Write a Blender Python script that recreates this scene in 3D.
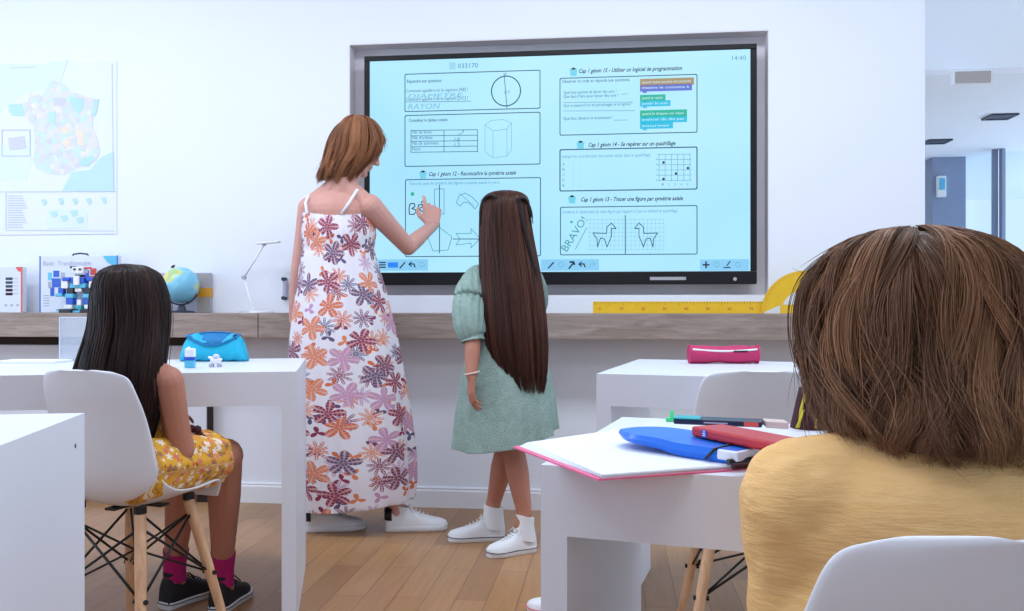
import bpy, math, random
import numpy as np
from mathutils import Vector, Matrix
random.seed(7); np.random.seed(7)
for o in list(bpy.data.objects): bpy.data.objects.remove(o)
SC = bpy.context.scene
COL = SC.collection
# ---------------------------------------------------------------- camera, world, lights
A = math.radians(6.56); CA, SA = math.cos(A), math.sin(A)
F = 880.0; CAMZ = 0.92; CAMY = -3.955
cam = bpy.data.cameras.new('camera'); cam.sensor_width = 36; cam.lens = F/1024*36
cam.clip_start = 0.02; cam.clip_end = 100
co = bpy.data.objects.new('camera', cam); COL.objects.link(co)
co.location = (0, CAMY, CAMZ); co.rotation_euler = (math.pi/2, 0, A)
SC.camera = co
vs = SC.view_settings
vs.view_transform = 'Standard'; vs.look = 'None'; vs.gamma = 1; vs.exposure = 0.06
vs.use_curve_mapping = False
w = bpy.data.worlds.new('daylight'); SC.world = w; w.use_nodes = True
bg = w.node_tree.nodes['Background']; bg.inputs[0].default_value = (0.62, 0.80, 1.0, 1); bg.inputs[1].default_value = 1.15
def area(name, loc, rot, sx, sy, power, col):
    l = bpy.data.lights.new(name, 'AREA'); l.shape = 'RECTANGLE'; l.size = sx; l.size_y = sy
    l.energy = power; l.color = col
    o = bpy.data.objects.new(name, l); COL.objects.link(o); o.location = loc; o.rotation_euler = rot
    return o
# long ceiling lamps of the classroom
area('ceiling_lamp_light', (-2.4, -1.65, 2.95), (0, 0, 0), 1.8, 0.5, 36, (0.78, 0.87, 1.0))
area('ceiling_lamp_light', (0.3, -1.65, 2.95), (0, 0, 0), 1.8, 0.5, 42, (0.78, 0.87, 1.0))
area('ceiling_lamp_light', (-0.8, -3.8, 2.95), (0, 0, 0), 2.6, 0.5, 24, (0.84, 0.90, 1.0))
# window daylight on the left side of the room
area('window_daylight', (-4.4, -2.2, 1.7), (0, math.radians(-90), 0), 2.0, 3.0, 46, (0.68, 0.82, 1.0))
# unseen fill light aimed up, added to brighten the passage ceiling
area('passage_fill_light', (7.3, 3.0, 0.9), (0, math.radians(122), 0), 1.6, 4.0, 230, (0.72, 0.86, 1.0))

# ---------------------------------------------------------------- helpers
def ray(px, py):
    X = (px-512)/F; Z = -(py-305.5)/F
    return Vector((X*CA-SA, X*SA+CA, Z))
CAM = Vector((0, CAMY, CAMZ))
def C(px, py, Y): return CAM + ray(px, py)*Y
def onY(px, py, y):
    r = ray(px, py); return CAM + r*((y-CAMY)/r.y)
def onZ(px, py, z):
    r = ray(px, py); return CAM + r*((z-CAMZ)/r.z)
def CW(X, Y, z): return Vector((X*CA-Y*SA, X*SA+Y*CA+CAMY, z))   # camera-aligned ground frame

MATW = {}
def wm(o): return MATW.get(o.name, Matrix.Identity(4))
def tag(o, label, cat, group=None, kind=None):
    if label: o['label'] = label
    if cat: o['category'] = cat
    if group: o['group'] = group
    if kind: o['kind'] = kind
    return o
def thing(name, loc, rz, label, cat, group=None):
    o = bpy.data.objects.new(name, None); o.empty_display_size = 0.1
    COL.objects.link(o); o.location = loc; o.rotation_euler = (0, 0, rz)
    MATW[o.name] = Matrix.Translation(loc) @ Matrix.Rotation(rz, 4, 'Z')
    return tag(o, label, cat, group)
def interp(keys, n):
    """catmull-rom through key rows -> n rows"""
    K = np.array(keys, float); m = len(K); out = []
    for i in range(n):
        t = i/(n-1)*(m-1); k = min(int(t), m-2); f = t-k
        p0 = K[max(k-1, 0)]; p1 = K[k]; p2 = K[k+1]; p3 = K[min(k+2, m-1)]
        out.append(0.5*((2*p1)+(-p0+p2)*f+(2*p0-5*p1+4*p2-p3)*f*f+(-p0+3*p1-3*p2+p3)*f**3))
    return np.array(out)
def basis(d):
    d = Vector(d).normalized()
    h = Vector((0, 0, 1)) if abs(d.z) < 0.9 else Vector((1, 0, 0))
    s = d.cross(h).normalized(); t = s.cross(d).normalized()
    return d, s, t
class MB:
    def __init__(s, M=None): s.v = []; s.f = []; s.uv = {}; s.M = M; s.mi = []; s.cur = 0
    def add(s, vs, fs, uvs=None):
        b = len(s.v)
        M = s.M
        s.v += [tuple(M @ Vector(p)) if M is not None else tuple(p) for p in vs]
        for f in fs:
            s.f.append(tuple(b+i for i in f)); s.mi.append(s.cur)
        if uvs is not None:
            for i, u in enumerate(uvs): s.uv[b+i] = u
        return s
    def box(s, c, d, R=None):
        c = Vector(c); hx, hy, hz = d[0]/2, d[1]/2, d[2]/2
        vs = []
        for z in (-hz, hz):
            for (x, y) in ((-hx, -hy), (hx, -hy), (hx, hy), (-hx, hy)):
                p = Vector((x, y, z)); vs.append((R @ p if R is not None else p)+c)
        return s.add(vs, [(3, 2, 1, 0), (4, 5, 6, 7), (0, 1, 5, 4), (1, 2, 6, 5), (2, 3, 7, 6), (3, 0, 4, 7)])
    def bb(s, a, b):
        a = Vector(a); b = Vector(b); d = b-a
        return s.box((a+b)/2, (abs(d.x), abs(d.y), abs(d.z)))
    def cyl(s, p0, p1, r0, r1=None, n=16, caps=True):
        r1 = r0 if r1 is None else r1
        p0 = Vector(p0); p1 = Vector(p1); d, a, b = basis(p1-p0); vs = []; fs = []
        for p, r in ((p0, r0), (p1, r1)):
            for i in range(n):
                t = 2*math.pi*i/n; vs.append(p+a*(math.cos(t)*r)+b*(math.sin(t)*r))
        for i in range(n): fs.append((i, n+i, n+(i+1) % n, (i+1) % n))
        if caps: fs.append(tuple(range(n))); fs.append(tuple(range(2*n-1, n-1, -1)))
        return s.add(vs, fs)
    def ell(s, c, r, R=None, nu=20, nv=12):
        c = Vector(c); vs = []; fs = []
        for j in range(nv+1):
            th = math.pi*j/nv
            for i in range(nu):
                t = 2*math.pi*i/nu
                p = Vector((r[0]*math.sin(th)*math.cos(t), r[1]*math.sin(th)*math.sin(t), r[2]*math.cos(th)))
                vs.append((R @ p if R is not None else p)+c)
        for j in range(nv):
            for i in range(nu):
                a = j*nu+i; b = j*nu+(i+1) % nu
                fs.append((a, a+nu, b+nu, b))
        return s.add(vs, fs)
    def cap(s, p0, p1, r0, r1, n=14):
        """tapered capsule"""
        p0 = Vector(p0); p1 = Vector(p1); d, a, b = basis(p1-p0); rows = []
        for k in range(5): t = math.pi/2*(1-k/4); rows.append((p0-d*(r0*math.sin(t)), max(r0*math.cos(t), 1e-4)))
        for k in range(5): t = math.pi/2*(k/4); rows.append((p1+d*(r1*math.sin(t)), max(r1*math.cos(t), 1e-4)))
        vs = []; fs = []
        for p, r in rows:
            for i in range(n):
                t = 2*math.pi*i/n; vs.append(p+a*(math.cos(t)*r)+b*(math.sin(t)*r))
        for j in range(len(rows)-1):
            for i in range(n): fs.append((j*n+i, (j+1)*n+i, (j+1)*n+(i+1) % n, j*n+(i+1) % n))
        fs.append(tuple(range(n))); fs.append(tuple(range(len(vs)-1, len(vs)-n-1, -1)))
        return s.add(vs, fs)
    def tube(s, pts, r, n=8, closed=False):
        pts = [Vector(p) for p in pts]; m = len(pts); vs = []; fs = []; prev = None
        for i, p in enumerate(pts):
            d = (pts[(i+1) % m] if (closed or i < m-1) else p)-(pts[i-1] if (closed or i > 0) else p)
            d.normalize()
            if prev is None: _, a, _ = basis(d)
            else: a = (prev-d*prev.dot(d)).normalized()
            prev = a; b = d.cross(a); rr = r[i] if hasattr(r, '__len__') else r
            for k in range(n):
                t = 2*math.pi*k/n; vs.append(p+a*(math.cos(t)*rr)+b*(math.sin(t)*rr))
        for i in range(m if closed else m-1):
            for k in range(n):
                j = (i+1) % m; fs.append((i*n+k, i*n+(k+1) % n, j*n+(k+1) % n, j*n+k))
        if not closed: fs.append(tuple(range(n-1, -1, -1))); fs.append(tuple(range((m-1)*n, m*n)))
        return s.add(vs, fs)
    def loft(s, rings, closed=True, capa=False, capb=False, uvs=None):
        m = len(rings); n = len(rings[0]); vs = [p for r in rings for p in r]; fs = []
        for j in range(m-1):
            for i in range(n if closed else n-1):
                k = (i+1) % n; fs.append((j*n+i, j*n+k, (j+1)*n+k, (j+1)*n+i))
        if capa: fs.append(tuple(range(n-1, -1, -1)))
        if capb: fs.append(tuple(range((m-1)*n, m*n)))
        return s.add(vs, fs, uvs)
    def prism(s, poly, ext):
        ext = Vector(ext); n = len(poly); vs = [Vector(p) for p in poly]+[Vector(p)+ext for p in poly]
        fs = [tuple(range(n)), tuple(range(2*n-1, n-1, -1))]
        for i in range(n): fs.append((i, n+i, n+(i+1) % n, (i+1) % n))
        return s.add(vs, fs)
    def ribbon(s, pts, w, nrm, th=0.0006, closed=False):
        """thin raised line on a surface"""
        pts = [Vector(p) for p in pts]; nrm = Vector(nrm)
        if closed: pts = pts+[pts[0]]
        for a, b in zip(pts[:-1], pts[1:]):
            d = b-a
            if d.length < 1e-6: continue
            d.normalize(); q = d.cross(nrm).normalized()*(w/2); e = d*(w*0.3)
            s.prism([a-e-q, b+e-q, b+e+q, a-e+q], nrm*th)
        return s
    def text(s, txt, o, xd, ud, h, width=None, shear=0.0, th=0.0006, bold=0.0):
        cu = bpy.data.curves.new('t', 'FONT'); cu.body = txt; cu.size = 1.0; cu.shear = shear
        cu.resolution_u = 2; cu.offset = bold
        ob = bpy.data.objects.new('t', cu); COL.objects.link(ob)
        bpy.context.view_layer.update()
        me = ob.evaluated_get(bpy.context.evaluated_depsgraph_get()).to_mesh()
        P = [v.co.copy() for v in me.vertices]; Fc = [tuple(p.vertices) for p in me.polygons]
        bpy.data.objects.remove(ob)
        if not P: return s
        xs = [p.x for p in P]; x0 = min(xs); x1 = max(xs)
        k = h/0.7; kx = width/(x1-x0) if width else k
        o = Vector(o); xd = Vector(xd); ud = Vector(ud); nn = xd.cross(ud)
        return s.add([o+xd*((p.x-x0)*kx)+ud*(p.y*k)+nn*th for p in P], Fc)
    def build(s, name, mats, parent=None, smooth=False, bevel=0, seg=2, sub=0, solid=0, angle=None):
        Mi = wm(parent).inverted() if parent else Matrix.Identity(4)
        me = bpy.data.meshes.new(name)
        me.from_pydata([tuple(Mi @ Vector(p)) for p in s.v], [], s.f)
        if not isinstance(mats, (list, tuple)): mats = [mats]
        for m in mats: me.materials.append(m)
        if len(mats) > 1: me.polygons.foreach_set('material_index', s.mi)
        if s.uv:
            ul = me.uv_layers.new(name='UVMap')
            li = np.zeros(len(me.loops), int); me.loops.foreach_get('vertex_index', li)
            arr = np.zeros((len(me.vertices), 2))
            for k, u in s.uv.items(): arr[k] = u
            ul.data.foreach_set('uv', arr[li].ravel())
        me.validate(); me.update()
        if smooth:
            if angle:
                me.set_sharp_from_angle(angle=math.radians(angle))
            me.polygons.foreach_set('use_smooth', [True]*len(me.polygons))
        ob = bpy.data.objects.new(name, me); COL.objects.link(ob)
        if parent: ob.parent = parent; MATW[ob.name] = wm(parent)
        if solid:
            md = ob.modifiers.new('s', 'SOLIDIFY'); md.thickness = solid; md.offset = 0
        if bevel:
            md = ob.modifiers.new('b', 'BEVEL'); md.width = bevel; md.segments = seg; md.limit_method = 'ANGLE'; md.angle_limit = math.radians(40)
        if sub:
            md = ob.modifiers.new('u', 'SUBSURF'); md.levels = sub; md.render_levels = sub
        return ob
def remesh(mb, name, mat, parent, voxel=0.004, smooth=4, extra=None):
    """fuses overlapping masses into one continuous skin"""
    t = mb.build('tmp', mat, None)
    md = t.modifiers.new('r', 'REMESH'); md.mode = 'VOXEL'; md.voxel_size = voxel; md.use_smooth_shade = True
    sm = t.modifiers.new('s', 'SMOOTH'); sm.factor = 0.5; sm.iterations = smooth
    bpy.context.view_layer.update()
    me = bpy.data.meshes.new_from_object(t.evaluated_get(bpy.context.evaluated_depsgraph_get()))
    bpy.data.objects.remove(t)
    me.name = name
    if parent: me.transform(wm(parent).inverted())
    me.polygons.foreach_set('use_smooth', [True]*len(me.polygons))
    ob = bpy.data.objects.new(name, me); COL.objects.link(ob)
    if parent: ob.parent = parent; MATW[ob.name] = wm(parent)
    return ob

# ---------------------------------------------------------------- materials
def srgb(*c):
    return tuple(((x/255)/12.92 if x/255 <= 0.04045 else ((x/255+0.055)/1.055)**2.4) for x in c)
class NT:
    def __init__(s, m): s.t = m.node_tree; s.n = s.t.nodes; s.p = s.n.get('Principled BSDF')
    def node(s, ty, **kw):
        n = s.n.new(ty)
        for k, v in kw.items(): setattr(n, k, v)
        return n
    def put(s, sock, v):
        if isinstance(v, bpy.types.NodeSocket): s.t.links.new(v, sock)
        elif v is not None:
            if isinstance(v, (tuple, list)) and len(v) == 3 and sock.type == 'RGBA': v = (*v, 1)
            sock.default_value = v
    def math(s, op, a, b=None, c=None, clamp=False):
        n = s.node('ShaderNodeMath', operation=op, use_clamp=clamp)
        for i, v in enumerate((a, b, c)):
            if v is not None: s.put(n.inputs[i], v)
        return n.outputs[0]
    def vmath(s, op, a, b=None):
        n = s.node('ShaderNodeVectorMath', operation=op); s.put(n.inputs[0], a)
        if b is not None: s.put(n.inputs[1], b)
        return n.outputs['Value'] if op in ('LENGTH', 'DISTANCE', 'DOT_PRODUCT') else n.outputs[0]
    def mix(s, f, a, b):
        n = s.node('ShaderNodeMix', data_type='RGBA'); s.put(n.inputs[0], f); s.put(n.inputs[6], a); s.put(n.inputs[7], b)
        return n.outputs[2]
    def obj(s): return s.node('ShaderNodeTexCoord').outputs['Object']
    def uv(s): return s.node('ShaderNodeTexCoord').outputs['UV']
    def map(s, v, sc=(1, 1, 1), rot=(0, 0, 0), loc=(0, 0, 0)):
        n = s.node('ShaderNodeMapping'); s.put(n.inputs[0], v); n.inputs[1].default_value = loc
        n.inputs[2].default_value = rot; n.inputs[3].default_value = sc; return n.outputs[0]
    def noise(s, v, sc, det=3, rough=0.5, dist=0):
        n = s.node('ShaderNodeTexNoise'); s.put(n.inputs['Vector'], v); n.inputs['Scale'].default_value = sc
        n.inputs['Detail'].default_value = det; n.inputs['Roughness'].default_value = rough
        n.inputs['Distortion'].default_value = dist; return n.outputs[0]
    def ramp(s, f, stops, const=False):
        n = s.node('ShaderNodeValToRGB'); s.put(n.inputs[0], f); e = n.color_ramp.elements
        if const: n.color_ramp.interpolation = 'CONSTANT'
        while len(e) < len(stops): e.new(0.5)
        for el, (p, c) in zip(e, stops): el.position = p; el.color = (*c, 1)
        return n.outputs[0]
    def bump(s, h, st=0.3, d=0.01):
        n = s.node('ShaderNodeBump'); s.put(n.inputs['Height'], h); n.inputs['Strength'].default_value = st
        n.inputs['Distance'].default_value = d; s.t.links.new(n.outputs[0], s.p.inputs['Normal'])
def mat(name, col=(0.8, 0.8, 0.8), rough=0.5, metal=0, sss=0, spec=0.5, vary=0.03, vs_=8, bump=0, bs=60, emit=None, es=1, trans=0, alpha=1):
    m = bpy.data.materials.new(name); m.use_nodes = True; t = NT(m); p = t.p
    p.inputs['Roughness'].default_value = rough; p.inputs['Metallic'].default_value = metal
    p.inputs['Specular IOR Level'].default_value = spec
    if vary:
        n = t.noise(t.obj(), vs_, 3)
        c2 = tuple(max(0, x*(1-vary*2)) for x in col); c1 = tuple(min(1, x*(1+vary)) for x in col)
        t.put(p.inputs['Base Color'], t.mix(n, c2, c1))
    else: p.inputs['Base Color'].default_value = (*col, 1)
    if sss:
        p.inputs['Subsurface Weight'].default_value = sss; p.inputs['Subsurface Radius'].default_value = (1, .35, .2)
        p.inputs['Subsurface Scale'].default_value = 0.01
    if bump: t.bump(t.noise(t.obj(), bs, 4), bump, 0.004)
    if emit: p.inputs['Emission Color'].default_value = (*emit, 1); p.inputs['Emission Strength'].default_value = es
    if trans: p.inputs['Transmission Weight'].default_value = trans
    if alpha < 1: p.inputs['Alpha'].default_value = alpha
    return m
M = {}
M['wall'] = mat('wall_paint', (0.86, 0.88, 0.94), 0.7, vary=0.01, vs_=2)
M['niche'] = mat('niche_grey', srgb(232, 226, 230), 0.6)
M['ceil'] = mat('ceiling_paint', (0.8, 0.82, 0.86), 0.8, vary=0.01)
M['base'] = mat('baseboard_paint', (0.84, 0.84, 0.87), 0.5, vary=0.01)
M['desk'] = mat('desk_laminate', (0.73, 0.735, 0.80), 0.38, vary=0.01)
M['shell'] = mat('chair_plastic', (0.70, 0.70, 0.75), 0.35, vary=0.0)
M['black'] = mat('black_plastic', (0.012, 0.012, 0.014), 0.35, vary=0)
M['bezel'] = mat('bezel_black', (0.012, 0.011, 0.013), 0.35, vary=0, spec=0.25)
M['wire'] = mat('black_steel', (0.01, 0.01, 0.01), 0.4, metal=0.3, vary=0)
M['steel'] = mat('steel', (0.6, 0.6, 0.6), 0.3, metal=1, vary=0)
M['dark'] = mat('dark_recess', srgb(52, 38, 32), 0.8)  # dark brown; also paints the shade above and below the low cabinet
M['white'] = mat('white_plastic', (0.85, 0.86, 0.88), 0.4, vary=0)
M['wcan'] = mat('white_canvas', (0.80, 0.80, 0.82), 0.8, bump=0.2, bs=300)
M['rub'] = mat('white_rubber', (0.82, 0.82, 0.83), 0.5, vary=0.01)
M['leather'] = mat('white_leather', (0.86, 0.86, 0.88), 0.45, vary=0.01)
M['skinT'] = mat('skin_fair', srgb(214, 158, 144), 0.5, sss=0.12, spec=0.35, vary=0.05, vs_=14)
M['skinG'] = mat('skin_tan', srgb(182, 122, 100), 0.5, sss=0.12, spec=0.35, vary=0.05, vs_=14)
M['skinB'] = mat('skin_warm', srgb(206, 150, 128), 0.5, sss=0.12, spec=0.35, vary=0.05, vs_=14)
M['eye'] = mat('eye_white', (0.8, 0.8, 0.8), 0.2, vary=0)
M['iris'] = mat('iris_brown', (0.05, 0.025, 0.01), 0.2, vary=0)
M['yellow'] = mat('ruler_yellow', srgb(238, 190, 30), 0.4, vary=0.05, vs_=20)
M['cyan'] = mat('cyan_fabric', srgb(10, 178, 214), 0.6, vary=0.08, vs_=25, bump=0.2, bs=250)
M['cyand'] = mat('cyan_fabric_dark', srgb(20, 120, 180), 0.7, vary=0.1, vs_=25)
M['pinkcase'] = mat('pink_fabric', srgb(196, 40, 98), 0.55, vary=0.12, vs_=30, bump=0.2, bs=200)
M['pinkf'] = mat('pink_card', srgb(232, 108, 150), 0.55)
M['blue'] = mat('blue_plastic', srgb(20, 112, 226), 0.3, vary=0.02)
M['red'] = mat('red_plastic', srgb(196, 22, 34), 0.35, vary=0.02)
M['navy'] = mat('navy_print', srgb(30, 40, 66), 0.35)
M['paper'] = mat('paper', (0.82, 0.85, 0.93), 0.7, vary=0.01)
M['cream'] = mat('cream_plastic', srgb(214, 190, 182), 0.5)
M['socks'] = mat('magenta_knit', srgb(190, 24, 110), 0.9, vary=0.15, vs_=120, bump=0.3, bs=400)
M['shoeb'] = mat('black_mesh_fabric', (0.014, 0.013, 0.014), 0.8, bump=0.4, bs=400)
M['lime'] = mat('lime_piping', srgb(205, 190, 40), 0.5)
M['green'] = mat('bright_green', srgb(70, 220, 140), 0.5)
M['teal'] = mat('teal_plastic', srgb(40, 170, 180), 0.4)
M['bot1'] = mat('robot_blue', srgb(30, 90, 200), 0.35)
M['bot2'] = mat('robot_sky', srgb(90, 190, 225), 0.35)
M['bot3'] = mat('robot_black', srgb(25, 30, 45), 0.35)
M['red2'] = mat('coral_print', srgb(228, 90, 80), 0.5)
M['globebase'] = mat('globe_base_grey', srgb(48, 56, 72), 0.4)
M['box'] = mat('carton_print_white', srgb(222, 228, 240), 0.45)
M['boxg'] = mat('carton_grey', srgb(178, 178, 196), 0.5)
M['orange'] = mat('amber_tape', srgb(226, 160, 44), 0.5)
M['bluebox'] = mat('blue_board', srgb(70, 110, 170), 0.6)
M['postblue'] = mat('slate_blue_paint', srgb(140, 152, 178), 0.7)
M['signb'] = mat('beige_sign_case', srgb(176, 166, 162), 0.5)
M['strap'] = mat('white_strap', (0.85, 0.83, 0.86), 0.7)
M['scr'] = mat('scrunchie_plum', srgb(60, 22, 30), 0.9)

def glassmat(name, tint, alpha, diff=0):
    m = bpy.data.materials.new(name); m.use_nodes = True; t = NT(m); n = t.n
    tr = n.new('ShaderNodeBsdfTransparent'); tr.inputs[0].default_value = (*tint, 1)
    gl = n.new('ShaderNodeBsdfGlossy'); gl.inputs['Roughness'].default_value = 0.05
    mx = n.new('ShaderNodeMixShader'); mx.inputs[0].default_value = alpha
    if diff:
        df = n.new('ShaderNodeBsdfDiffuse'); df.inputs[0].default_value = (0.8, 0.86, 0.95, 1); m2 = n.new('ShaderNodeMixShader'); m2.inputs[0].default_value = diff
        t.t.links.new(tr.outputs[0], m2.inputs[1]); t.t.links.new(df.outputs[0], m2.inputs[2]); tr = m2
    t.t.links.new(tr.outputs[0], mx.inputs[1]); t.t.links.new(gl.outputs[0], mx.inputs[2])
    t.t.links.new(mx.outputs[0], n['Material Output'].inputs[0]); return m
M['glass'] = glassmat('window_glass', (0.93, 0.97, 1.0), 0.06)
M['acryl'] = glassmat('clear_acrylic', (0.98, 0.99, 1.0), 0.08, 0.22)
M['acryledge'] = mat('acrylic_edge', (0.85, 0.9, 0.98), 0.2, vary=0, alpha=0.6)

def floor_mat():
    m = bpy.data.materials.new('oak_strip_floor'); m.use_nodes = True; t = NT(m)
    v = t.map(t.obj(), rot=(0, 0, math.radians(90)))
    b = t.node('ShaderNodeTexBrick'); t.put(b.inputs['Vector'], v)
    b.offset = 0.5; b.offset_frequency = 2
    b.inputs['Color1'].default_value = (0, 0, 0, 1); b.inputs['Color2'].default_value = (1, 1, 1, 1)
    b.inputs['Mortar'].default_value = (0.5, 0.5, 0.5, 1)
    b.inputs['Scale'].default_value = 1; b.inputs['Mortar Size'].default_value = 0.0012
    b.inputs['Brick Width'].default_value = 0.62; b.inputs['Row Height'].default_value = 0.098
    b.inputs['Bias'].default_value = 0.0
    c = t.ramp(b.outputs['Color'], [(0, srgb(160, 112, 66)), (0.35, srgb(176, 126, 76)), (0.7, srgb(186, 136, 84)), (1, srgb(172, 122, 76))])
    g = t.noise(t.map(t.obj(), sc=(40, 2.2, 1)), 1.5, 5, 0.6, 0.6)
    g2 = t.noise(t.obj(), 1.3, 3)
    c = t.mix(t.math('MULTIPLY', t.math('SUBTRACT', g, 0.35, clamp=True), 1.0, clamp=True), c, srgb(128, 84, 50))
    c = t.mix(t.math('MULTIPLY', g2, 0.25), c, srgb(170, 150, 135))
    c = t.mix(t.math('MULTIPLY', b.outputs['Fac'], 0.75), c, srgb(70, 44, 28))
    t.put(t.p.inputs['Base Color'], c); t.p.inputs['Roughness'].default_value = 0.34
    t.bump(t.math('SUBTRACT', 1.0, b.outputs['Fac']), 0.25, 0.002); return m
M['floor'] = floor_mat()
def wood(name, c1, c2, sc, rough=0.5, st=8):
    m = bpy.data.materials.new(name); m.use_nodes = True; t = NT(m)
    n = t.noise(t.map(t.obj(), sc=sc), st, 6, 0.6, 0.8)
    t.put(t.p.inputs['Base Color'], t.ramp(n, [(0.3, c1), (0.7, c2)])); t.p.inputs['Roughness'].default_value = rough; return m
M['shelf'] = wood('grey_oak', srgb(136, 118, 108), srgb(176, 158, 148), (1.2, 8, 14), 0.55, 5)
M['beech'] = wood('beech', srgb(190, 142, 106), srgb(222, 180, 142), (14, 14, 1.5), 0.45, 4)

def floral(name, base, cols, s1, s2, n1=5, n2=9, fill=1.0):
    """printed flowers and leaves scattered on a ground colour; uv in metres"""
    m = bpy.data.materials.new(name); m.use_nodes = True; t = NT(m); uv = t.uv()
    def layer(sc, n, thr, powr, seed, Rr, mod=1.0):
        u = t.map(uv, loc=(seed, seed*0.7, 0))
        v = t.node('ShaderNodeTexVoronoi', voronoi_dimensions='2D'); t.put(v.inputs['Vector'], u); v.inputs['Scale'].default_value = sc
        v.inputs['Randomness'].default_value = 0.8
        d = t.vmath('SUBTRACT', u, v.outputs['Position'])
        sx = t.node('ShaderNodeSeparateXYZ'); t.put(sx.inputs[0], d)
        cs = t.node('ShaderNodeSeparateColor'); t.put(cs.inputs[0], v.outputs['Color'])
        ang = t.math('ADD', t.math('ARCTAN2', sx.outputs[1], sx.outputs[0]), t.math('MULTIPLY', cs.outputs[1], 6.28))
        L = t.math('MULTIPLY', v.outputs['Distance'], 1.0)
        pet = t.math('ABSOLUTE', t.math('COSINE', t.math('MULTIPLY', ang, n/2)))
        shp = t.math('ADD', t.math('MULTIPLY', t.math('POWER', pet, powr), Rr*0.82), Rr*0.12)
        mask = t.math('LESS_THAN', L, shp)
        on = t.math('LESS_THAN', cs.outputs[2], thr)
        mask = t.math('MULTIPLY', mask, on)
        vein = t.math('GREATER_THAN', pet, 0.975)
        rings = t.math('GREATER_THAN', t.math('SINE', t.math('MULTIPLY', L, 60.0)), 0.55)
        vein = t.math('MAXIMUM', t.math('MULTIPLY', vein, 0.75), t.math('MULTIPLY', rings, 0.35))
        return mask, cs.outputs[0], vein
    k = len(cols)
    stops = [(i/k, c) for i, c in enumerate(cols)]
    col = base
    mk, r, ve = layer(s1*1.7, 3, 0.55*fill, 2.0, 3.3, 0.42)
    col = t.mix(mk, col, t.ramp(r, stops[::-1] and [(i/k, c) for i, c in enumerate(cols[::-1])], True))
    mk, r, ve = layer(s2, n2, 0.75*fill, 1.3, 1.7, 0.50)
    c2 = t.ramp(r, [(i/k, c) for i, c in enumerate(cols[2:]+cols[:2])], True)
    col = t.mix(mk, col, t.mix(ve, c2, base))
    mk, r, ve = layer(s1, n1, 0.92*fill, 0.8, 8.1, 0.52)
    c1 = t.ramp(r, stops, True)
    col = t.mix(mk, col, t.mix(ve, c1, tuple(x*0.45+y*0.55 for x, y in zip(cols[1], base))))
    t.put(t.p.inputs['Base Color'], col); t.p.inputs['Roughness'].default_value = 0.75
    t.p.inputs['Specular IOR Level'].default_value = 0.2
    t.bump(t.noise(t.map(uv, sc=(1, 1, 1)), 500, 2), 0.1, 0.001)
    return m
M['maxi'] = floral('white_floral_print', srgb(232, 225, 232),
    [srgb(146, 56, 84), srgb(214, 112, 74), srgb(100, 86, 118), srgb(196, 148, 182), srgb(222, 132, 92), srgb(122, 70, 100)], 9.5, 11.5, 5, 9, 0.97)
M['mustard'] = floral('mustard_floral_print', srgb(214, 158, 52),
    [srgb(200, 60, 60), srgb(240, 225, 215), srgb(214, 100, 70), srgb(240, 232, 220), srgb(120, 40, 50)], 46, 60, 5, 6, 0.62)
def fabric(name, c1, c2, sc, bumpst, bs, eyelet=False):
    m = bpy.data.materials.new(name); m.use_nodes = True; t = NT(m); o = t.obj()
    n = t.noise(o, sc, 4)
    v = t.node('ShaderNodeTexVoronoi'); t.put(v.inputs['Vector'], o); v.inputs['Scale'].default_value = bs
    c = t.mix(n, c1, c2)
    if eyelet: c = t.mix(t.math('MULTIPLY', t.math('LESS_THAN', v.outputs['Distance'], 0.3), 0.35), c, tuple(x*0.6 for x in c1))
    t.put(t.p.inputs['Base Color'], c); t.p.inputs['Roughness'].default_value = 0.85; t.p.inputs['Specular IOR Level'].default_value = 0.2
    h = t.math('ADD', t.math('MULTIPLY', v.outputs['Distance'], 0.6), t.noise(o, bs*2, 3)); t.bump(h, bumpst, 0.003); return m
M['sage'] = fabric('sage_eyelet_cotton', srgb(124, 148, 140), srgb(166, 186, 176), 30, 0.7, 130, True)
def jersey():
    m = bpy.data.materials.new('yellow_jersey'); m.use_nodes = True; t = NT(m); o = t.obj()
    n = t.noise(t.map(o, sc=(1, 1, 4)), 30, 5, 0.7)
    t.put(t.p.inputs['Base Color'], t.mix(n, srgb(232, 180, 110), srgb(250, 208, 150)))
    t.p.inputs['Roughness'].default_value = 0.9; t.p.inputs['Specular IOR Level'].default_value = 0.15
    h = t.math('ADD', t.noise(t.map(o, sc=(1, 1, 5)), 26, 4, 0.65), t.math('MULTIPLY', t.noise(o, 10, 2), 0.8)); t.bump(h, 0.35, 0.01); return m
M['jersey'] = jersey()
def hairmat(name, c1, c2, rough=0.42):
    m = bpy.data.materials.new(name); m.use_nodes = True; t = NT(m)
    a = t.node('ShaderNodeAttribute', attribute_name='tint')
    t.put(t.p.inputs['Base Color'], t.mix(a.outputs['Fac'], c1, c2)); t.p.inputs['Roughness'].default_value = rough
    t.p.inputs['Specular IOR Level'].default_value = 0.3; return m
M['hairT'] = hairmat('hair_light_brown', srgb(98, 58, 40), srgb(184, 124, 84))
M['hairG'] = hairmat('hair_dark_brown', srgb(34, 18, 15), srgb(100, 60, 46), 0.36)
M['hairK'] = hairmat('hair_near_black', srgb(20, 12, 11), srgb(66, 42, 36), 0.42)
M['hairB'] = hairmat('hair_chestnut', srgb(44, 26, 18), srgb(170, 122, 88), 0.5)
def emi(name, c, s=1.0):
    m = bpy.data.materials.new(name); m.use_nodes = True; t = NT(m)
    t.p.inputs['Base Color'].default_value = (0.01, 0.01, 0.01, 1); t.p.inputs['Roughness'].default_value = 0.3
    t.p.inputs['Emission Color'].default_value = (*c, 1); t.p.inputs['Emission Strength'].default_value = s; return m
ES = 1.0
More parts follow.
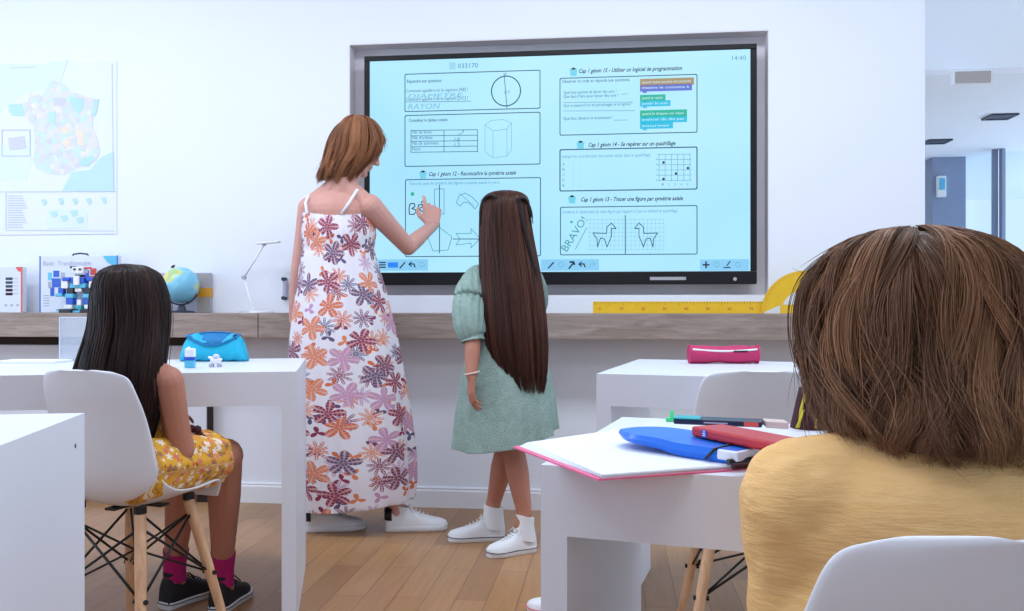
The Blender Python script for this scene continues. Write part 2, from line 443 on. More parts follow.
E = {'bg': None, 'line': emi('screen_ink', srgb(34, 84, 110)), 'soft': emi('screen_soft_ink', srgb(88, 150, 184)),
     'dark': emi('screen_black_ink', srgb(20, 40, 56)), 'faint': emi('screen_grid', srgb(116, 178, 206)),
     'orange': emi('screen_amber', srgb(160, 140, 96)), 'indigo': emi('screen_indigo', srgb(92, 110, 205)),
     'green': emi('screen_green', srgb(30, 178, 150)), 'cyan': emi('screen_cyan', srgb(40, 186, 222)), 'badge': emi('screen_badge', srgb(110, 204, 230)),
     'bar': emi('screen_toolbar', srgb(132, 200, 240)), 'blueb': emi('screen_blue', srgb(30, 130, 240)), 'white': emi('screen_white', srgb(205, 240, 255)),
     'teal': emi('screen_teal', srgb(60, 150, 165))}
def screenbg():
    m = bpy.data.materials.new('screen_page'); m.use_nodes = True; t = NT(m)
    n = t.noise(t.obj(), 0.9, 2)
    c = t.ramp(n, [(0.3, srgb(158, 220, 254)), (0.6, srgb(180, 234, 254))])
    t.p.inputs['Base Color'].default_value = (0.01, 0.01, 0.01, 1); t.p.inputs['Roughness'].default_value = 0.25
    t.put(t.p.inputs['Emission Color'], c); t.p.inputs['Emission Strength'].default_value = 1.0; return m
E['bg'] = screenbg()
def struct(o): o['kind'] = 'structure'; return o

# ---------------------------------------------------------------- the room
xe = onY(925, 300, 0).x                     # right end of the board wall
XL, YB, ZC = -4.5, -6.2, 3.0
n_tl = onY(349, 44, 0); n_tr = onY(769, 30, 0); n_bl = onY(349, 297.5, 0); n_br = onY(769, 294, 0)
nx0, nx1 = (n_tl.x+n_bl.x)/2, (n_tr.x+n_br.x)/2; nz1 = (n_tl.z+n_tr.z)/2; nz0 = (n_bl.z+n_br.z)/2
b = MB(); b.bb((XL, YB, -0.1), (7.5, 7.0, 0)); struct(b.build('floor', M['floor']))
b = MB()
b.bb((XL, 0, 0), (nx0, 0.16, ZC)); b.bb((nx1, 0, 0), (xe, 0.16, ZC))
b.bb((nx0, 0, 0), (nx1, 0.16, nz0)); b.bb((nx0, 0, nz1), (nx1, 0.16, ZC))
struct(b.build('wall_front', M['wall']))
b = MB(); b.bb((nx0, 0.085, nz0), (nx1, 0.16, nz1))
b.bb((nx0, 0.001, nz0), (nx0+0.004, 0.085, nz1)); b.bb((nx1-0.004, 0.001, nz0), (nx1, 0.085, nz1))
b.bb((nx0+0.004, 0.001, nz1-0.004), (nx1-0.004, 0.085, nz1)); b.bb((nx0+0.004, 0.001, nz0), (nx1-0.004, 0.085, nz0+0.004))
struct(b.build('trim_1', M['niche']))
b = MB(); b.bb((XL, YB, ZC), (xe+0.2, 0.3, ZC+0.1)); struct(b.build('ceiling', M['ceil']))
# left wall with the big windows that light the room
b = MB(); b.bb((XL-0.15, YB, 0), (XL, 0.16, 0.8)); b.bb((XL-0.15, YB, 2.6), (XL, 0.16, ZC))
for y0, y1 in ((YB, -4.4), (-2.7, -2.4), (-0.7, 0.16)): b.bb((XL-0.15, y0, 0.8), (XL, y1, 2.6))
struct(b.build('wall_left', M['wall']))
b = MB(); b.bb((XL, YB-0.12, 0), (xe+2.2, YB, ZC)); struct(b.build('wall_back', M['wall']))  # unseen wall added behind the camera to cut the frontal daylight
for i, (y0, y1) in enumerate(((-4.4, -2.7), (-2.4, -0.7))):
    g = MB(); g.bb((XL-0.09, y0, 0.8), (XL-0.08, y1, 2.6)); wo = struct(g.build('window_%d' % (i+1), M['glass']))
    fr = MB()
    for (a, c) in (((XL-0.12, y0, 0.8), (XL-0.05, y0+0.05, 2.6)), ((XL-0.12, y1-0.05, 0.8), (XL-0.05, y1, 2.6)),
                   ((XL-0.12, y0+0.05, 0.8), (XL-0.05, y1-0.05, 0.85)), ((XL-0.12, y0+0.05, 2.55), (XL-0.05, y1-0.05, 2.6))): fr.bb(a, c)
    fr.build('window_frame', M['white'], wo)
# baseboard
xc = onY(207, 420, -0.06).x
b = MB(); prof = [(0.0, 0), (-0.016, 0), (-0.016, 0.075), (-0.011, 0.082), (-0.013, 0.088), (-0.004, 0.094), (0, 0.094)]
b.loft([[(x, p[0], p[1]) for p in prof] for x in (xc+0.001, xe)], capa=True, capb=True)
struct(b.build('baseboard_front', M['base']))

# passage seen through the opening
hy = 0.95; hz = onY(925, 70, hy).z; hx0 = xe-0.6
b = MB(); b.bb((hx0, hy, hz), (7.5, hy+0.12, ZC+0.6)); struct(b.build('wall_header', M['wall']))
b = MB(); b.bb((hx0, hy+0.12, hz), (7.5, 7.0, hz+0.1)); struct(b.build('ceiling_passage', M['ceil']))
b = MB(); b.bb((xe+0.001, 0.95, 0), (7.5, 7.0, 0.004)); struct(b.build('floor_passage_bounce', M['ceil']))  # unseen pale slab added to bounce neutral light onto the passage ceiling
b = MB(); b.bb((xe-0.12, 0.16, 0), (xe, 0.95, ZC)); struct(b.build('wall_return', M['wall']))
p1 = onZ(998, 149, hz); p2 = onZ(945, 167, hz)
gx = p1.x; gy = p1.y
b = MB(); b.bb((gx-0.02, gy+0.06, 0), (gx, 6.6, hz)); w3 = struct(b.build('window_3', M['glass']))
fr = MB()
for yy in (gy+0.02, gy+1.4, gy+2.8): fr.bb((gx-0.03, yy, 0), (gx+0.01, yy+0.03, hz))
fr.build('window_frame', M['postblue'], w3)
b = MB(); b.bb((gx+0.06, gy, 0.1), (6.5, gy+0.02, hz-0.02)); w4 = struct(b.build('window_4', M['glass']))
fr = MB(); fr.bb((gx+0.02, gy-0.03, 0), (gx+0.045, gy+0.03, hz)); fr.bb((gx+0.055, gy-0.03, 0), (6.5, gy+0.03, 0.1)); fr.bb((5.2, gy-0.03, 0.1), (5.26, gy+0.03, hz))
fr.build('window_frame', M['postblue'], w4)
# slate blue pillar with a wall panel
py_ = gy+0.35
q0 = onY(932, 168, py_); q1 = onY(966, 168, py_)
pl = MB(); pl.bb((q0.x, py_, 0), (q1.x, py_+0.3, hz)); struct(pl.build('trim_pillar', M['postblue'], bevel=0.004))
pn = MB(); a0 = onY(937, 176, py_-0.03); a1 = onY(946, 197, py_-0.03)
tnl = thing('wall_panel', (a0.x, py_, a1.z), 0, 'small white control panel on the slate blue pillar in the passage', 'control panel')
pn.bb((a0.x, py_-0.04, a1.z), (a1.x, py_, a0.z)); pn.build('panel_case', M['white'], tnl, bevel=0.005)
s_ = MB(); s_.bb((a0.x+0.015, py_-0.046, a1.z+0.06), (a1.x-0.012, py_-0.04, a0.z-0.02)); s_.build('panel_screen', M['bot2'], tnl)
# blue cupboard
c0 = onY(978, 238, gy-0.55); c1 = onY(1001, 262, gy-0.55)
t_ = thing('blue_cupboard', (c0.x, gy-0.5, 0), 0, 'blue tall cupboard beside the glazed wall in the passage', 'cupboard')
bx = MB(); bx.bb((c0.x, gy-0.55, 0), (c1.x, gy-0.2, c0.z)); bx.build('body', M['bluebox'], t_, bevel=0.006)
bx = MB(); bx.bb((c0.x+0.01, gy-0.565, 0.08), (c1.x-0.01, gy-0.55, c0.z-0.02)); dd = bx.build('door', M['bluebox'], t_, bevel=0.003)
bx = MB(); bx.cyl((c1.x-0.03, gy-0.585, 0.8), (c1.x-0.03, gy-0.585, 0.95), 0.006); bx.build('handle', M['steel'], dd)
# ceiling downlights
for i, (px, py, lab) in enumerate(((1000, 116, 'square recessed downlight nearer the classroom in passage ceiling'), (937, 141, 'square recessed downlight farther back in passage ceiling'))):
    p = onZ(px, py, hz); t_ = thing('downlight', (p.x, p.y, hz), 0, lab, 'ceiling light', 'recessed downlights in the passage ceiling')
    m_ = MB(); s = 0.085
    m_.bb((p.x-s, p.y-s, hz-0.012), (p.x+s, p.y-s+0.02, hz)); m_.bb((p.x-s, p.y+s-0.02, hz-0.012), (p.x+s, p.y+s, hz))
    m_.bb((p.x-s, p.y-s+0.02, hz-0.012), (p.x-s+0.02, p.y+s-0.02, hz)); m_.bb((p.x+s-0.02, p.y-s+0.02, hz-0.012), (p.x+s, p.y+s-0.02, hz))
    m_.build('trim_ring', M['globebase'], t_)
    m_ = MB(); m_.bb((p.x-s+0.02, p.y-s+0.02, hz-0.008), (p.x+s-0.02, p.y+s-0.02, hz)); m_.build('lamp_recess', M['globebase'], t_)
# hanging sign case
s0 = onY(953, 71, hy-0.05); s1 = onY(992, 84, hy-0.05)
t_ = thing('ceiling_sign', (s0.x, hy-0.03, s1.z), 0, 'small beige blank sign box fixed under the opening header', 'sign')
m_ = MB(); m_.bb((s0.x, hy-0.055, s1.z), (s1.x, hy-0.001, s0.z)); m_.build('sign_case', M['white'], t_, bevel=0.004)
m_ = MB(); m_.bb((s0.x+0.008, hy-0.060, s1.z+0.008), (s1.x-0.008, hy-0.055, s0.z-0.006)); m_.build('sign_face', M['signb'], t_)

# ---------------------------------------------------------------- wall shelf, cabinet
SY = -0.21; zt = onY(400, 313.2, SY).z; zb = onY(400, 338.5, SY).z
xj = onY(258, 320, SY).x
t_ = thing('wall_shelf', (0, 0, zb), 0, 'long grey-brown wooden ledge running under the interactive screen', 'shelf')
m_ = MB(); m_.bb((XL+0.01, SY, zb), (xj-0.0015, 0, zt)); m_.build('board', M['shelf'], t_, bevel=0.002)
m_ = MB(); m_.bb((xj+0.0015, SY, zb), (xe, 0, zt)); m_.build('board', M['shelf'], t_, bevel=0.002)
zcab = onY(100, 345, -0.06).z
x_slot = onY(240, 345, -0.06).x
t_ = thing('low_cabinet', (-2.5, -0.06, 0.04), 0, 'white flush cabinet along the wall under left end of wooden ledge', 'cabinet')
m_ = MB(); m_.bb((XL+0.02, -0.045, 0.045), (xc, 0, zcab)); m_.build('body', M['desk'], t_)
xx = xc; dw = 0.62
for k in range(4):
    m_ = MB(); m_.bb((xx-dw+0.002, -0.062, 0.05), (xx-0.002, -0.045, zcab-0.002)); m_.build('door', M['desk'], t_, bevel=0.0015); xx -= dw
m_ = MB(); m_.bb((XL+0.02, -0.03, 0), (xc-0.01, 0, 0.045)); m_.build('toe_gap_shade', M['dark'], t_)  # dark strip standing for the shadow line under the raised cabinet
m_ = MB(); m_.bb((XL+0.02, -0.05, zcab), (xc+0.1, 0, zb)); m_.build('gap_shade', M['dark'], t_)  # dark board put in for the shade between ledge and cabinet top
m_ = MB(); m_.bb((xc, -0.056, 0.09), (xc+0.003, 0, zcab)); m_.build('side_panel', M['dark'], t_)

# ---------------------------------------------------------------- interactive screen
FY = -0.012
def S(px, py, off=0.0): return onY(px, py, FY-off)
o_tl, o_br = S(364, 55.5), S(757, 283.5); o_tr = S(757, 44); o_bl = S(384, 285.5)
fx0, fx1 = o_tl.x, (o_tr.x+o_br.x)/2; fz1 = (o_tl.z+o_tr.z)/2; fz0 = (o_bl.z+o_br.z)/2
d_tl, d_tr, d_bl, d_br = S(369.5, 60.5), S(750.5, 49.5), S(384, 272.5), S(750.5, 271)
dx0, dx1 = d_tl.x, (d_tr.x+d_br.x)/2; dz1 = (d_tl.z+d_tr.z)/2; dz0 = (d_bl.z+d_br.z)/2
TV = thing('interactive_whiteboard', (0, 0, fz0), 0, 'large wall-mounted interactive screen showing French geometry worksheets', 'screen')
m_ = MB()
m_.bb((fx0, FY, dz1), (fx1, 0.03, fz1)); m_.bb((fx0, FY, fz0), (fx1, 0.03, dz0))
m_.bb((fx0, FY, dz0), (dx0, 0.03, dz1)); m_.bb((dx1, FY, dz0), (fx1, 0.03, dz1))
m_.build('bezel', M['bezel'], TV, bevel=0.003)
m_ = MB(); m_.bb((fx0+0.03, 0.03, fz0+0.03), (fx1-0.03, 0.085, fz1-0.03)); m_.build('back_case', M['black'], TV)
m_ = MB(); m_.bb((dx0, FY+0.006, dz0), (dx1, 0.03, dz1)); m_.build('display', E['bg'], TV)
m_ = MB(); a0 = S(650, 277); a1 = S(686, 280); m_.bb((a0.x, FY-0.002, a1.z), (a1.x, FY, a0.z)); m_.build('front_slot', M['steel'], TV); m_ = MB()
a0 = S(735, 279); m_.cyl((a0.x, FY-0.002, a0.z), (a0.x, FY, a0.z), 0.008); m_.build('power_button', M['steel'], TV)
XD, UD, NN = Vector((1, 0, 0)), Vector((0, 0, 1)), Vector((0, -1, 0))
def D(px, py): return onY(px, py, FY+0.0055)   # a point on the display glass
# the picture lies slightly tilted in pixel space; use row slope there
def rows_on(px, py): return D(px, py)
def frame_box(mb, x0, y0, x1, y1, wd=0.005):   # corners on the display
    a = D(x0, y0); c = D(x1, y1); pts = []; r = 0.006
    for (cx, cz, t0) in ((a.x+r, a.z-r, 90), (a.x+r, c.z+r, 180), (c.x-r, c.z+r, 270), (c.x-r, a.z-r, 0)):
        for k in range(4):
            t = math.radians(t0+k*30); pts.append((cx+r*math.cos(t), FY+0.0055, cz+r*math.sin(t)))
    mb.ribbon(pts, wd, NN, closed=True)
def txt(mb, s, px, py, pxw, hpx, shear=0.0, bold=0.0):
    a = D(px, py); c = D(px+pxw, py); h = hpx/219.0
    mb.text(s, a, XD, UD, h, width=(c.x-a.x), shear=shear, bold=bold)
def pline(mb, pts, wd=0.003, closed=False): mb.ribbon([D(*p) for p in pts], wd, NN, closed=closed)
def capico(x, y, parent):
    m = MB(); a = D(x, y)
    m.prism([a+Vector((-0.018, 0, 0.010)), a+Vector((0.018, 0, 0.010)), a+Vector((0.013, 0, -0.02)), a+Vector((-0.013, 0, -0.02))], NN*0.0006); m.build('badge', E['badge'], parent)
    m = MB(); m.prism([a+Vector((-0.013, 0, 0.012)), a+Vector((0, 0, 0.018)), a+Vector((0.013, 0, 0.012)), a+Vector((0, 0, 0.007))], NN*0.0012); m.build('cap', E['dark'], parent)
def part(mb, name, m, parent=TV): return mb.build(name, m, parent)
# measurement panel
m_ = MB(); frame_box(m_, 405, 74.3, 540, 108.2, 0.004)
P1 = part(m_, 'worksheet_panel', E['line'])
m_ = MB(); txt(m_, 'Répondre aux questions.', 407, 83, 35, 3.4, bold=0.01)
txt(m_, 'Comment appelle-t-on le segment [AB] ?', 406, 92.5, 62, 3.2); txt(m_, 'Comment appelle-t-on le segment [OC] ?', 406, 101, 62, 3.2)
pline(m_, [(406, 102), (471, 101.2)], 0.002); part(m_, 'printed_text', E['line'], P1)
m_ = MB(); cc = D(506, 91); rr = 0.066
m_.ribbon([(cc.x+rr*math.cos(t*math.pi/24), cc.y, cc.z+rr*1.02*math.sin(t*math.pi/24)) for t in range(48)], 0.005, NN, closed=True)
pline(m_, [(504, 73), (507, 108)], 0.003); txt(m_, '7', 505, 76, 1.6, 3); part(m_, 'circle_drawing', E['line'], P1)
m_ = MB(); txt(m_, 'DIAMETRE', 408, 98.5, 55, 4.2, 0.2); txt(m_, 'RAYON', 408, 109.5, 32, 5.6, 0.2); txt(m_, 'M', 504, 94, 6, 3.5, .2); part(m_, 'handwriting', E['faint'], P1)
m_ = MB(); txt(m_, '▒ 033170', 449, 68.5, 29, 4.6, bold=0.01); part(m_, 'code_number', E['soft'])
# solid panel
m_ = MB(); frame_box(m_, 405, 115.6, 540, 164, 0.004); P2 = part(m_, 'worksheet_panel', E['line'])
m_ = MB(); txt(m_, 'Compléter le tableau suivant.', 409, 122, 39, 3.2, bold=0.01)
for i, s in enumerate(('Nb de faces', "Nb d'arêtes", 'Nb de sommets', 'Nom')): txt(m_, s, 412.5, 133.8+i*5.6, (19, 20, 26, 8)[i], 3.3)
part(m_, 'printed_text', E['line'], P2)
m_ = MB()
for i in range(5): pline(m_, [(411, 130.5+i*5.45), (477.5, 129.7+i*5.45)], 0.0028)
for x in (411, 444, 477.5): pline(m_, [(x, 130.2), (x, 152)], 0.0028)
part(m_, 'table_grid', E['line'], P2)
m_ = MB(); pline(m_, [(458, 134), (461, 134), (464, 131), (461, 130)], 0.003); txt(m_, '18', 454, 142, 6, 4.5, .2); txt(m_, '12', 454, 147, 6, 4, .2); part(m_, 'handwriting', E['soft'], P2)
m_ = MB()
top = [(485, 125), (491, 120.5), (503, 119.5), (511.5, 123), (507, 129), (493, 131)]
pline(m_, top, 0.0025, True)
for x, y in (top[0], top[3], top[4], top[5]): pline(m_, [(x, y), (x, y+27)], 0.0025)
pline(m_, [(x, y+27) for x, y in (top[0], top[5], top[4], top[3])], 0.0025); part(m_, 'prism_drawing', E['faint'], P2)
# axial symmetry panel
m_ = MB(); txt(m_, 'Cap 1 géom 12 - Reconnaître la symétrie axiale', 429, 176, 87, 4, 0.3, 0.015); H = part(m_, 'worksheet_title', E['dark']); capico(423, 174.3, H)
m_ = MB(); frame_box(m_, 405.5, 179.8, 540.5, 255.8, 0.004); P3 = part(m_, 'worksheet_panel', E['line'])
m_ = MB(); txt(m_, 'Trace les axes de symétrie des figures suivantes quand il y en a.', 409, 185, 91, 3, bold=0.005); part(m_, 'printed_text', E['soft'], P3)
m_ = MB(); a = D(412.5, 194); m_.ell(a, (0.009, 0.001, 0.009)); part(m_, 'green_dot', E['green'], P3)
m_ = MB()
pline(m_, [(434.5, 189), (444, 189), (444, 214), (434.5, 214)], 0.003, True)
pline(m_, [(439, 227), (452, 237), (448, 250), (433, 251), (428, 238)], 0.003, True)
pline(m_, [(456, 233.5), (471, 233.5), (471, 228.5), (480, 238.5), (471, 248), (471, 243), (456, 245), (460, 239)], 0.003, True)
pline(m_, [(456.5, 203), (459, 196), (465, 193), (472, 197), (478.5, 204), (475, 209), (469, 203), (464, 202), (460, 206)], 0.003, True)
pline(m_, [(459, 193), (474, 206)], 0.0022); part(m_, 'figure_outlines', E['teal'], P3)
m_ = MB(); pline(m_, [(439.5, 185), (439.5, 253)], 0.004); pline(m_, [(453, 239), (484, 239)], 0.004); part(m_, 'axis_lines', E['line'], P3)
m_ = MB()
pline(m_, [(409.5, 214.5), (409, 209), (409.8, 204.5), (412, 203.2), (414.6, 204), (414.9, 206.5), (411.8, 208.6), (415.3, 209.6), (415.9, 212), (414, 214.3), (410.5, 214.4)], 0.0045)
pline(m_, [(418, 206.5), (417, 213), (418.5, 205), (422, 204.5), (422.5, 207), (419, 208.5), (422.5, 212)], 0.0045)
pline(m_, [(421, 203), (424, 199.5)], 0.0045)
part(m_, 'handwriting', E['dark'], P3)
# programming panel
m_ = MB(); txt(m_, 'Cap 1 géom 15 - Utiliser un logiciel de programmation', 579, 73, 103, 4, 0.3, 0.02); H = part(m_, 'worksheet_title', E['dark']); capico(573.5, 71.5, H)
m_ = MB(); frame_box(m_, 560, 78.4, 697, 132.2, 0.004); P4 = part(m_, 'worksheet_panel', E['line'])
m_ = MB(); txt(m_, 'Observer ce code et réponds aux questions.', 562, 83, 68, 3.2, bold=0.005)
txt(m_, 'Quel lutin permet de lancer des sons ?', 563.5, 94, 53, 3); txt(m_, 'Que faut-il faire pour lancer des sons ?', 563.5, 98, 55, 3)
txt(m_, 'Que se passe-t-il sur les personnages et le logiciel ?', 563.5, 107, 68, 3); txt(m_, 'Quel bloc démarre le mouvement ?', 563.5, 120, 49, 3)
for y, x0, x1 in ((94.3, 621, 628), (102.5, 563, 633), (111, 563, 635), (120.3, 614, 628)): pline(m_, [(x0, y), (x1, y-0.4)], 0.0015)
part(m_, 'printed_text', E['line'], P4)
def blk(x0, y0, x1, y1, m, s=None):
    k = MB(); a = D(x0, y0); c = D(x1, y1); k.bb((a.x, a.y-0.0008, c.z), (c.x, a.y, a.z)); k.bb((a.x+0.012, a.y-0.0008, c.z-0.006), (a.x+0.03, a.y, c.z))
    o = part(k, 'code_block', m, P4)
    if s:
        k = MB(); p = onY(x0+2, y1-1.3, FY+0.0045); q = onY(x1-3, y1-1.3, FY+0.0045); k.text(s, p, XD, UD, 0.011, width=q.x-p.x); k.build('block_text', E['white'], o)
blk(640, 79, 694, 84.7, E['orange'], 'quand cette touche est pressée'); blk(640, 85.2, 692, 90.3, E['indigo'], 'mettre le costume à')
blk(640, 95, 665.5, 100.5, E['green'], 'quand je reçois'); blk(640, 101, 670.5, 106, E['cyan'], 'jouer le son')
blk(640, 110.5, 687, 116.3, E['green'], 'quand le drapeau est cliqué'); blk(640, 116.8, 687, 122, E['cyan'], 'avancer de dix pas'); blk(640, 122.5, 673, 128.3, E['cyan'], 'tourner')
# grid panel
m_ = MB(); txt(m_, 'Cap 1 géom 14 - Se repérer sur un quadrillage', 588.5, 146.8, 87, 4, 0.3, 0.02); H = part(m_, 'worksheet_title', E['dark']); capico(580.5, 144.6, H)
m_ = MB(); frame_box(m_, 560, 149.8, 697, 189); P5 = part(m_, 'worksheet_panel', E['line'])
m_ = MB(); txt(m_, 'Indique les coordonnées des points situés dans le quadrillage.', 562, 158, 89, 3.2)
for i, s in enumerate('ABCDE'):
    txt(m_, s, 562.5, 165.5+i*5.3, 2.4, 2.6); txt(m_, '(', 573, 165.5+i*5.3, .6, 2.6); txt(m_, ';', 580, 165.5+i*5.3, .6, 2.6)
part(m_, 'printed_text', E['soft'], P5)
m_ = MB()
for i in range(6): pline(m_, [(659+i*6.2, 154.3), (659+i*6.2, 181)], 0.002)
for i in range(6): pline(m_, [(657.5, 154.5+i*5.2), (691, 154.2+i*5.2)], 0.002)
for i in range(5): txt(m_, str(i+1), 662+i*6.2, 185.5, 1.5, 2.2); txt(m_, 'abcde'[i], 656, 160+i*5.2, 1.3, 2)
part(m_, 'coordinate_grid', E['soft'], P5)
m_ = MB()
for x, y in ((663.5, 162.5), (688, 168), (676, 173.5), (663.5, 179)): a = D(x, y); m_.ell(a, (0.006, 0.0012, 0.006), nu=10, nv=6)
part(m_, 'grid_points', E['dark'], P5)
# animal symmetry panel
m_ = MB(); txt(m_, 'Cap 1 géom 13 - Tracer une figure par symétrie axiale', 581, 201.5, 102, 4, 0.3, 0.02); H = part(m_, 'worksheet_title', E['dark']); capico(572, 199, H)
m_ = MB(); frame_box(m_, 560.5, 207.3, 697, 254, 0.004); P6 = part(m_, 'worksheet_panel', E['line'])
m_ = MB(); txt(m_, "Construis le symétrique de cette figure par rapport à l'axe en utilisant le quadrillage.", 562, 213.5, 116, 3.2); part(m_, 'printed_text', E['soft'], P6)
m_ = MB()
for i in range(19): pline(m_, [(590+i*4.1, 219), (590+i*4.1, 250.5)], 0.0012)
for i in range(8): pline(m_, [(588, 219.5+i*4.3), (664, 219.3+i*4.3)], 0.0012)
part(m_, 'square_grid', E['faint'], P6)
hs = [(593, 233), (606.5, 233.5), (607, 227), (611.5, 223), (616, 228.5), (611.5, 228.5), (611.5, 236), (607, 247), (604.5, 239), (600.5, 238), (597.5, 247), (597, 239)]
m_ = MB(); pline(m_, hs, 0.0038, True); pline(m_, [(1250.5-x, y) for x, y in hs], 0.0038, True); pline(m_, [(625.3, 215.5), (625.3, 254)], 0.004); part(m_, 'animal_outlines', E['line'], P6)
m_ = MB(); a = D(571.5, 222); m_.ell(a, (0.006, 0.001, 0.006), nu=10, nv=6); part(m_, 'green_dot', E['green'], P6)
m_ = MB(); a = D(567, 252); dr = Vector((math.cos(1.0), 0, math.sin(1.0))); up = Vector((-math.sin(1.0), 0, math.cos(1.0)))
m_.text('BRAVO!', a, dr, up, 0.034, width=0.17); pline(m_, [(575.5, 249), (586.5, 228)], 0.003); part(m_, 'handwriting', E['teal'], P6)
# clock and toolbars
m_ = MB(); txt(m_, '14:40', 732, 60.3, 14, 4.4); part(m_, 'clock', E['soft'])
def bar(x0, x1, icons):
    m = MB(); a = D(x0, 259.5); c = D(x1, 270.5); m.bb((a.x, a.y-0.0004, c.z), (c.x, a.y, a.z)); o = part(m, 'toolbar', E['bar'])
    for (x, kind) in icons:
        k = MB()
        if kind == 'bars':
            for q in range(3): pline(k, [(x-3, 262.5+q*2.4), (x+3, 262.5+q*2.4)], 0.006)
        elif kind == 'sq': pline(k, [(x-3.5, 265), (x+3.5, 265)], 0.024)
        elif kind == 'pen': pline(k, [(x-2.5, 268), (x+2.5, 262.5)], 0.006)
        elif kind == 'hammer': pline(k, [(x-2.5, 268.5), (x+1.5, 263.5)], 0.007); pline(k, [(x-1.5, 262), (x+2, 262), (x+3, 264.5)], 0.008)
        elif kind == 'back': pline(k, [(x+3, 267), (x+2, 264), (x-2.5, 264)], 0.006); pline(k, [(x-0.5, 262), (x-3, 264.2), (x-0.5, 266.5)], 0.005)
        elif kind == 'fwd': pline(k, [(x-3, 267), (x-2, 264), (x+2.5, 264)], 0.004); pline(k, [(x+0.5, 262), (x+3, 264.2), (x+0.5, 266.5)], 0.003)
        elif kind == 'plus': pline(k, [(x-3, 264.8), (x+3, 264.8)], 0.007); pline(k, [(x, 261.8), (x, 267.8)], 0.007)
        elif kind == 'ring': k.ribbon([D(x+2.4*math.cos(t*.52), 264.5+2.4*math.sin(t*.52)) for t in range(12)], 0.004, NN, closed=True)
        elif kind == 'line': pline(k, [(x-3, 267.5), (x+3, 267.5)], 0.005); pline(k, [(x, 265.5), (x+3, 261.5)], 0.005)
        for vi in range(len(k.v)): k.v[vi] = (k.v[vi][0], k.v[vi][1]-0.0008, k.v[vi][2])
        k.build('icon', E['blueb'] if kind == 'sq' else (E['faint'] if kind in ('ring', 'fwd') else E['dark']), o)
bar(376, 428, ((382.5, 'bars'), (393, 'sq'), (402.5, 'pen'), (412, 'back'), (422, 'ring')))
bar(541, 599, ((551, 'pen'), (561, 'ring'), (571.5, 'hammer'), (582, 'back'), (592.5, 'fwd')))
bar(700, 749, ((706, 'plus'), (716.5, 'ring'), (727, 'line'), (738, 'ring')))

# ---------------------------------------------------------------- things on the wall
def mapmat():
    m = bpy.data.materials.new('map_regions'); m.use_nodes = True; t = NT(m)
    v = t.node('ShaderNodeTexVoronoi'); t.put(v.inputs['Vector'], t.vmath('ADD', t.obj(), t.vmath('MULTIPLY', t.node('ShaderNodeTexNoise').outputs['Color'], (0.03, 0.03, 0.03)))); v.inputs['Scale'].default_value = 40
    cs = t.node('ShaderNodeSeparateColor'); t.put(cs.inputs[0], v.outputs['Color'])
    c = t.ramp(cs.outputs[0], [(0, srgb(218, 220, 240)), (0.25, srgb(228, 224, 242)), (0.45, srgb(212, 228, 244)), (0.62, srgb(222, 218, 240)), (0.75, srgb(236, 230, 228)), (0.85, srgb(206, 230, 232)), (0.93, srgb(214, 216, 238))], True)
    t.put(t.p.inputs['Base Color'], c); t.p.inputs['Roughness'].default_value = 0.5; return m
M['mapr'] = mapmat()  # map colours mixed towards white, standing in for strong light on the wall
M['mapsea'] = mat('map_sea', srgb(196, 228, 248), 0.5); M['mapbg'] = mat('map_sheet', srgb(232, 236, 244), 0.5, vary=0.0)
M['mappale'] = mat('map_pale_sea', srgb(224, 236, 248), 0.5, vary=0.01)
M['mapg'] = mat('map_green', srgb(188, 226, 224), 0.5); M['mapo'] = mat('map_orange', srgb(240, 226, 204), 0.5); M['mapp'] = mat('map_purple', srgb(214, 212, 236), 0.5)
M['mapl'] = mat('map_line', srgb(196, 202, 218), 0.6)
def Wl(px, py, off): return onY(px, py, -off)
pr = Wl(117, 150, 0).x; ptop = Wl(100, 62, 0).z; pbot = Wl(100, 234, 0).z; plft = Wl(-70, 150, 0).x
MP = thing('wall_map', (pr, 0, pbot), 0, 'large pale map of France poster pinned to the wall left of the screen', 'map')
m_ = MB(); m_.bb((plft, -0.004, pbot), (pr, 0, ptop)); m_.build('poster_sheet', M['mapbg'], MP)
def flat(pts, m, name, lift=0.0046, par=MP):
    k = MB(); k.prism([Wl(x, y, lift-0.0006) for x, y in pts], NN*0.0006); return k.build(name, m, par)
flat([(-60, 64), (60, 64), (62, 82), (46, 88), (20, 96), (0, 112), (-60, 130)], M['mappale'], 'sea')
flat([(50, 62), (68, 60), (62, 78), (50, 76)], M['mappale'], 'sea', 0.005)
flat([(-60, 150), (30, 140), (32, 165), (26, 180), (-60, 182)], M['mappale'], 'sea')
flat([(112, 152), (114, 152), (115, 191), (62, 191), (72, 172), (90, 170), (100, 158)], M['mapsea'], 'sea', 0.0049)
fr_pts = [(52, 80), (64, 84), (72, 92), (86, 96), (98, 100), (93, 116), (92, 128), (98, 140), (100, 152), (95, 162), (84, 164), (76, 168), (64, 175), (50, 174), (36, 168), (33, 160), (35, 140), (34, 126), (24, 116), (8, 112), (10, 104), (28, 102), (30, 92), (42, 96)]
flat(fr_pts, M['mapr'], 'country', 0.0055)
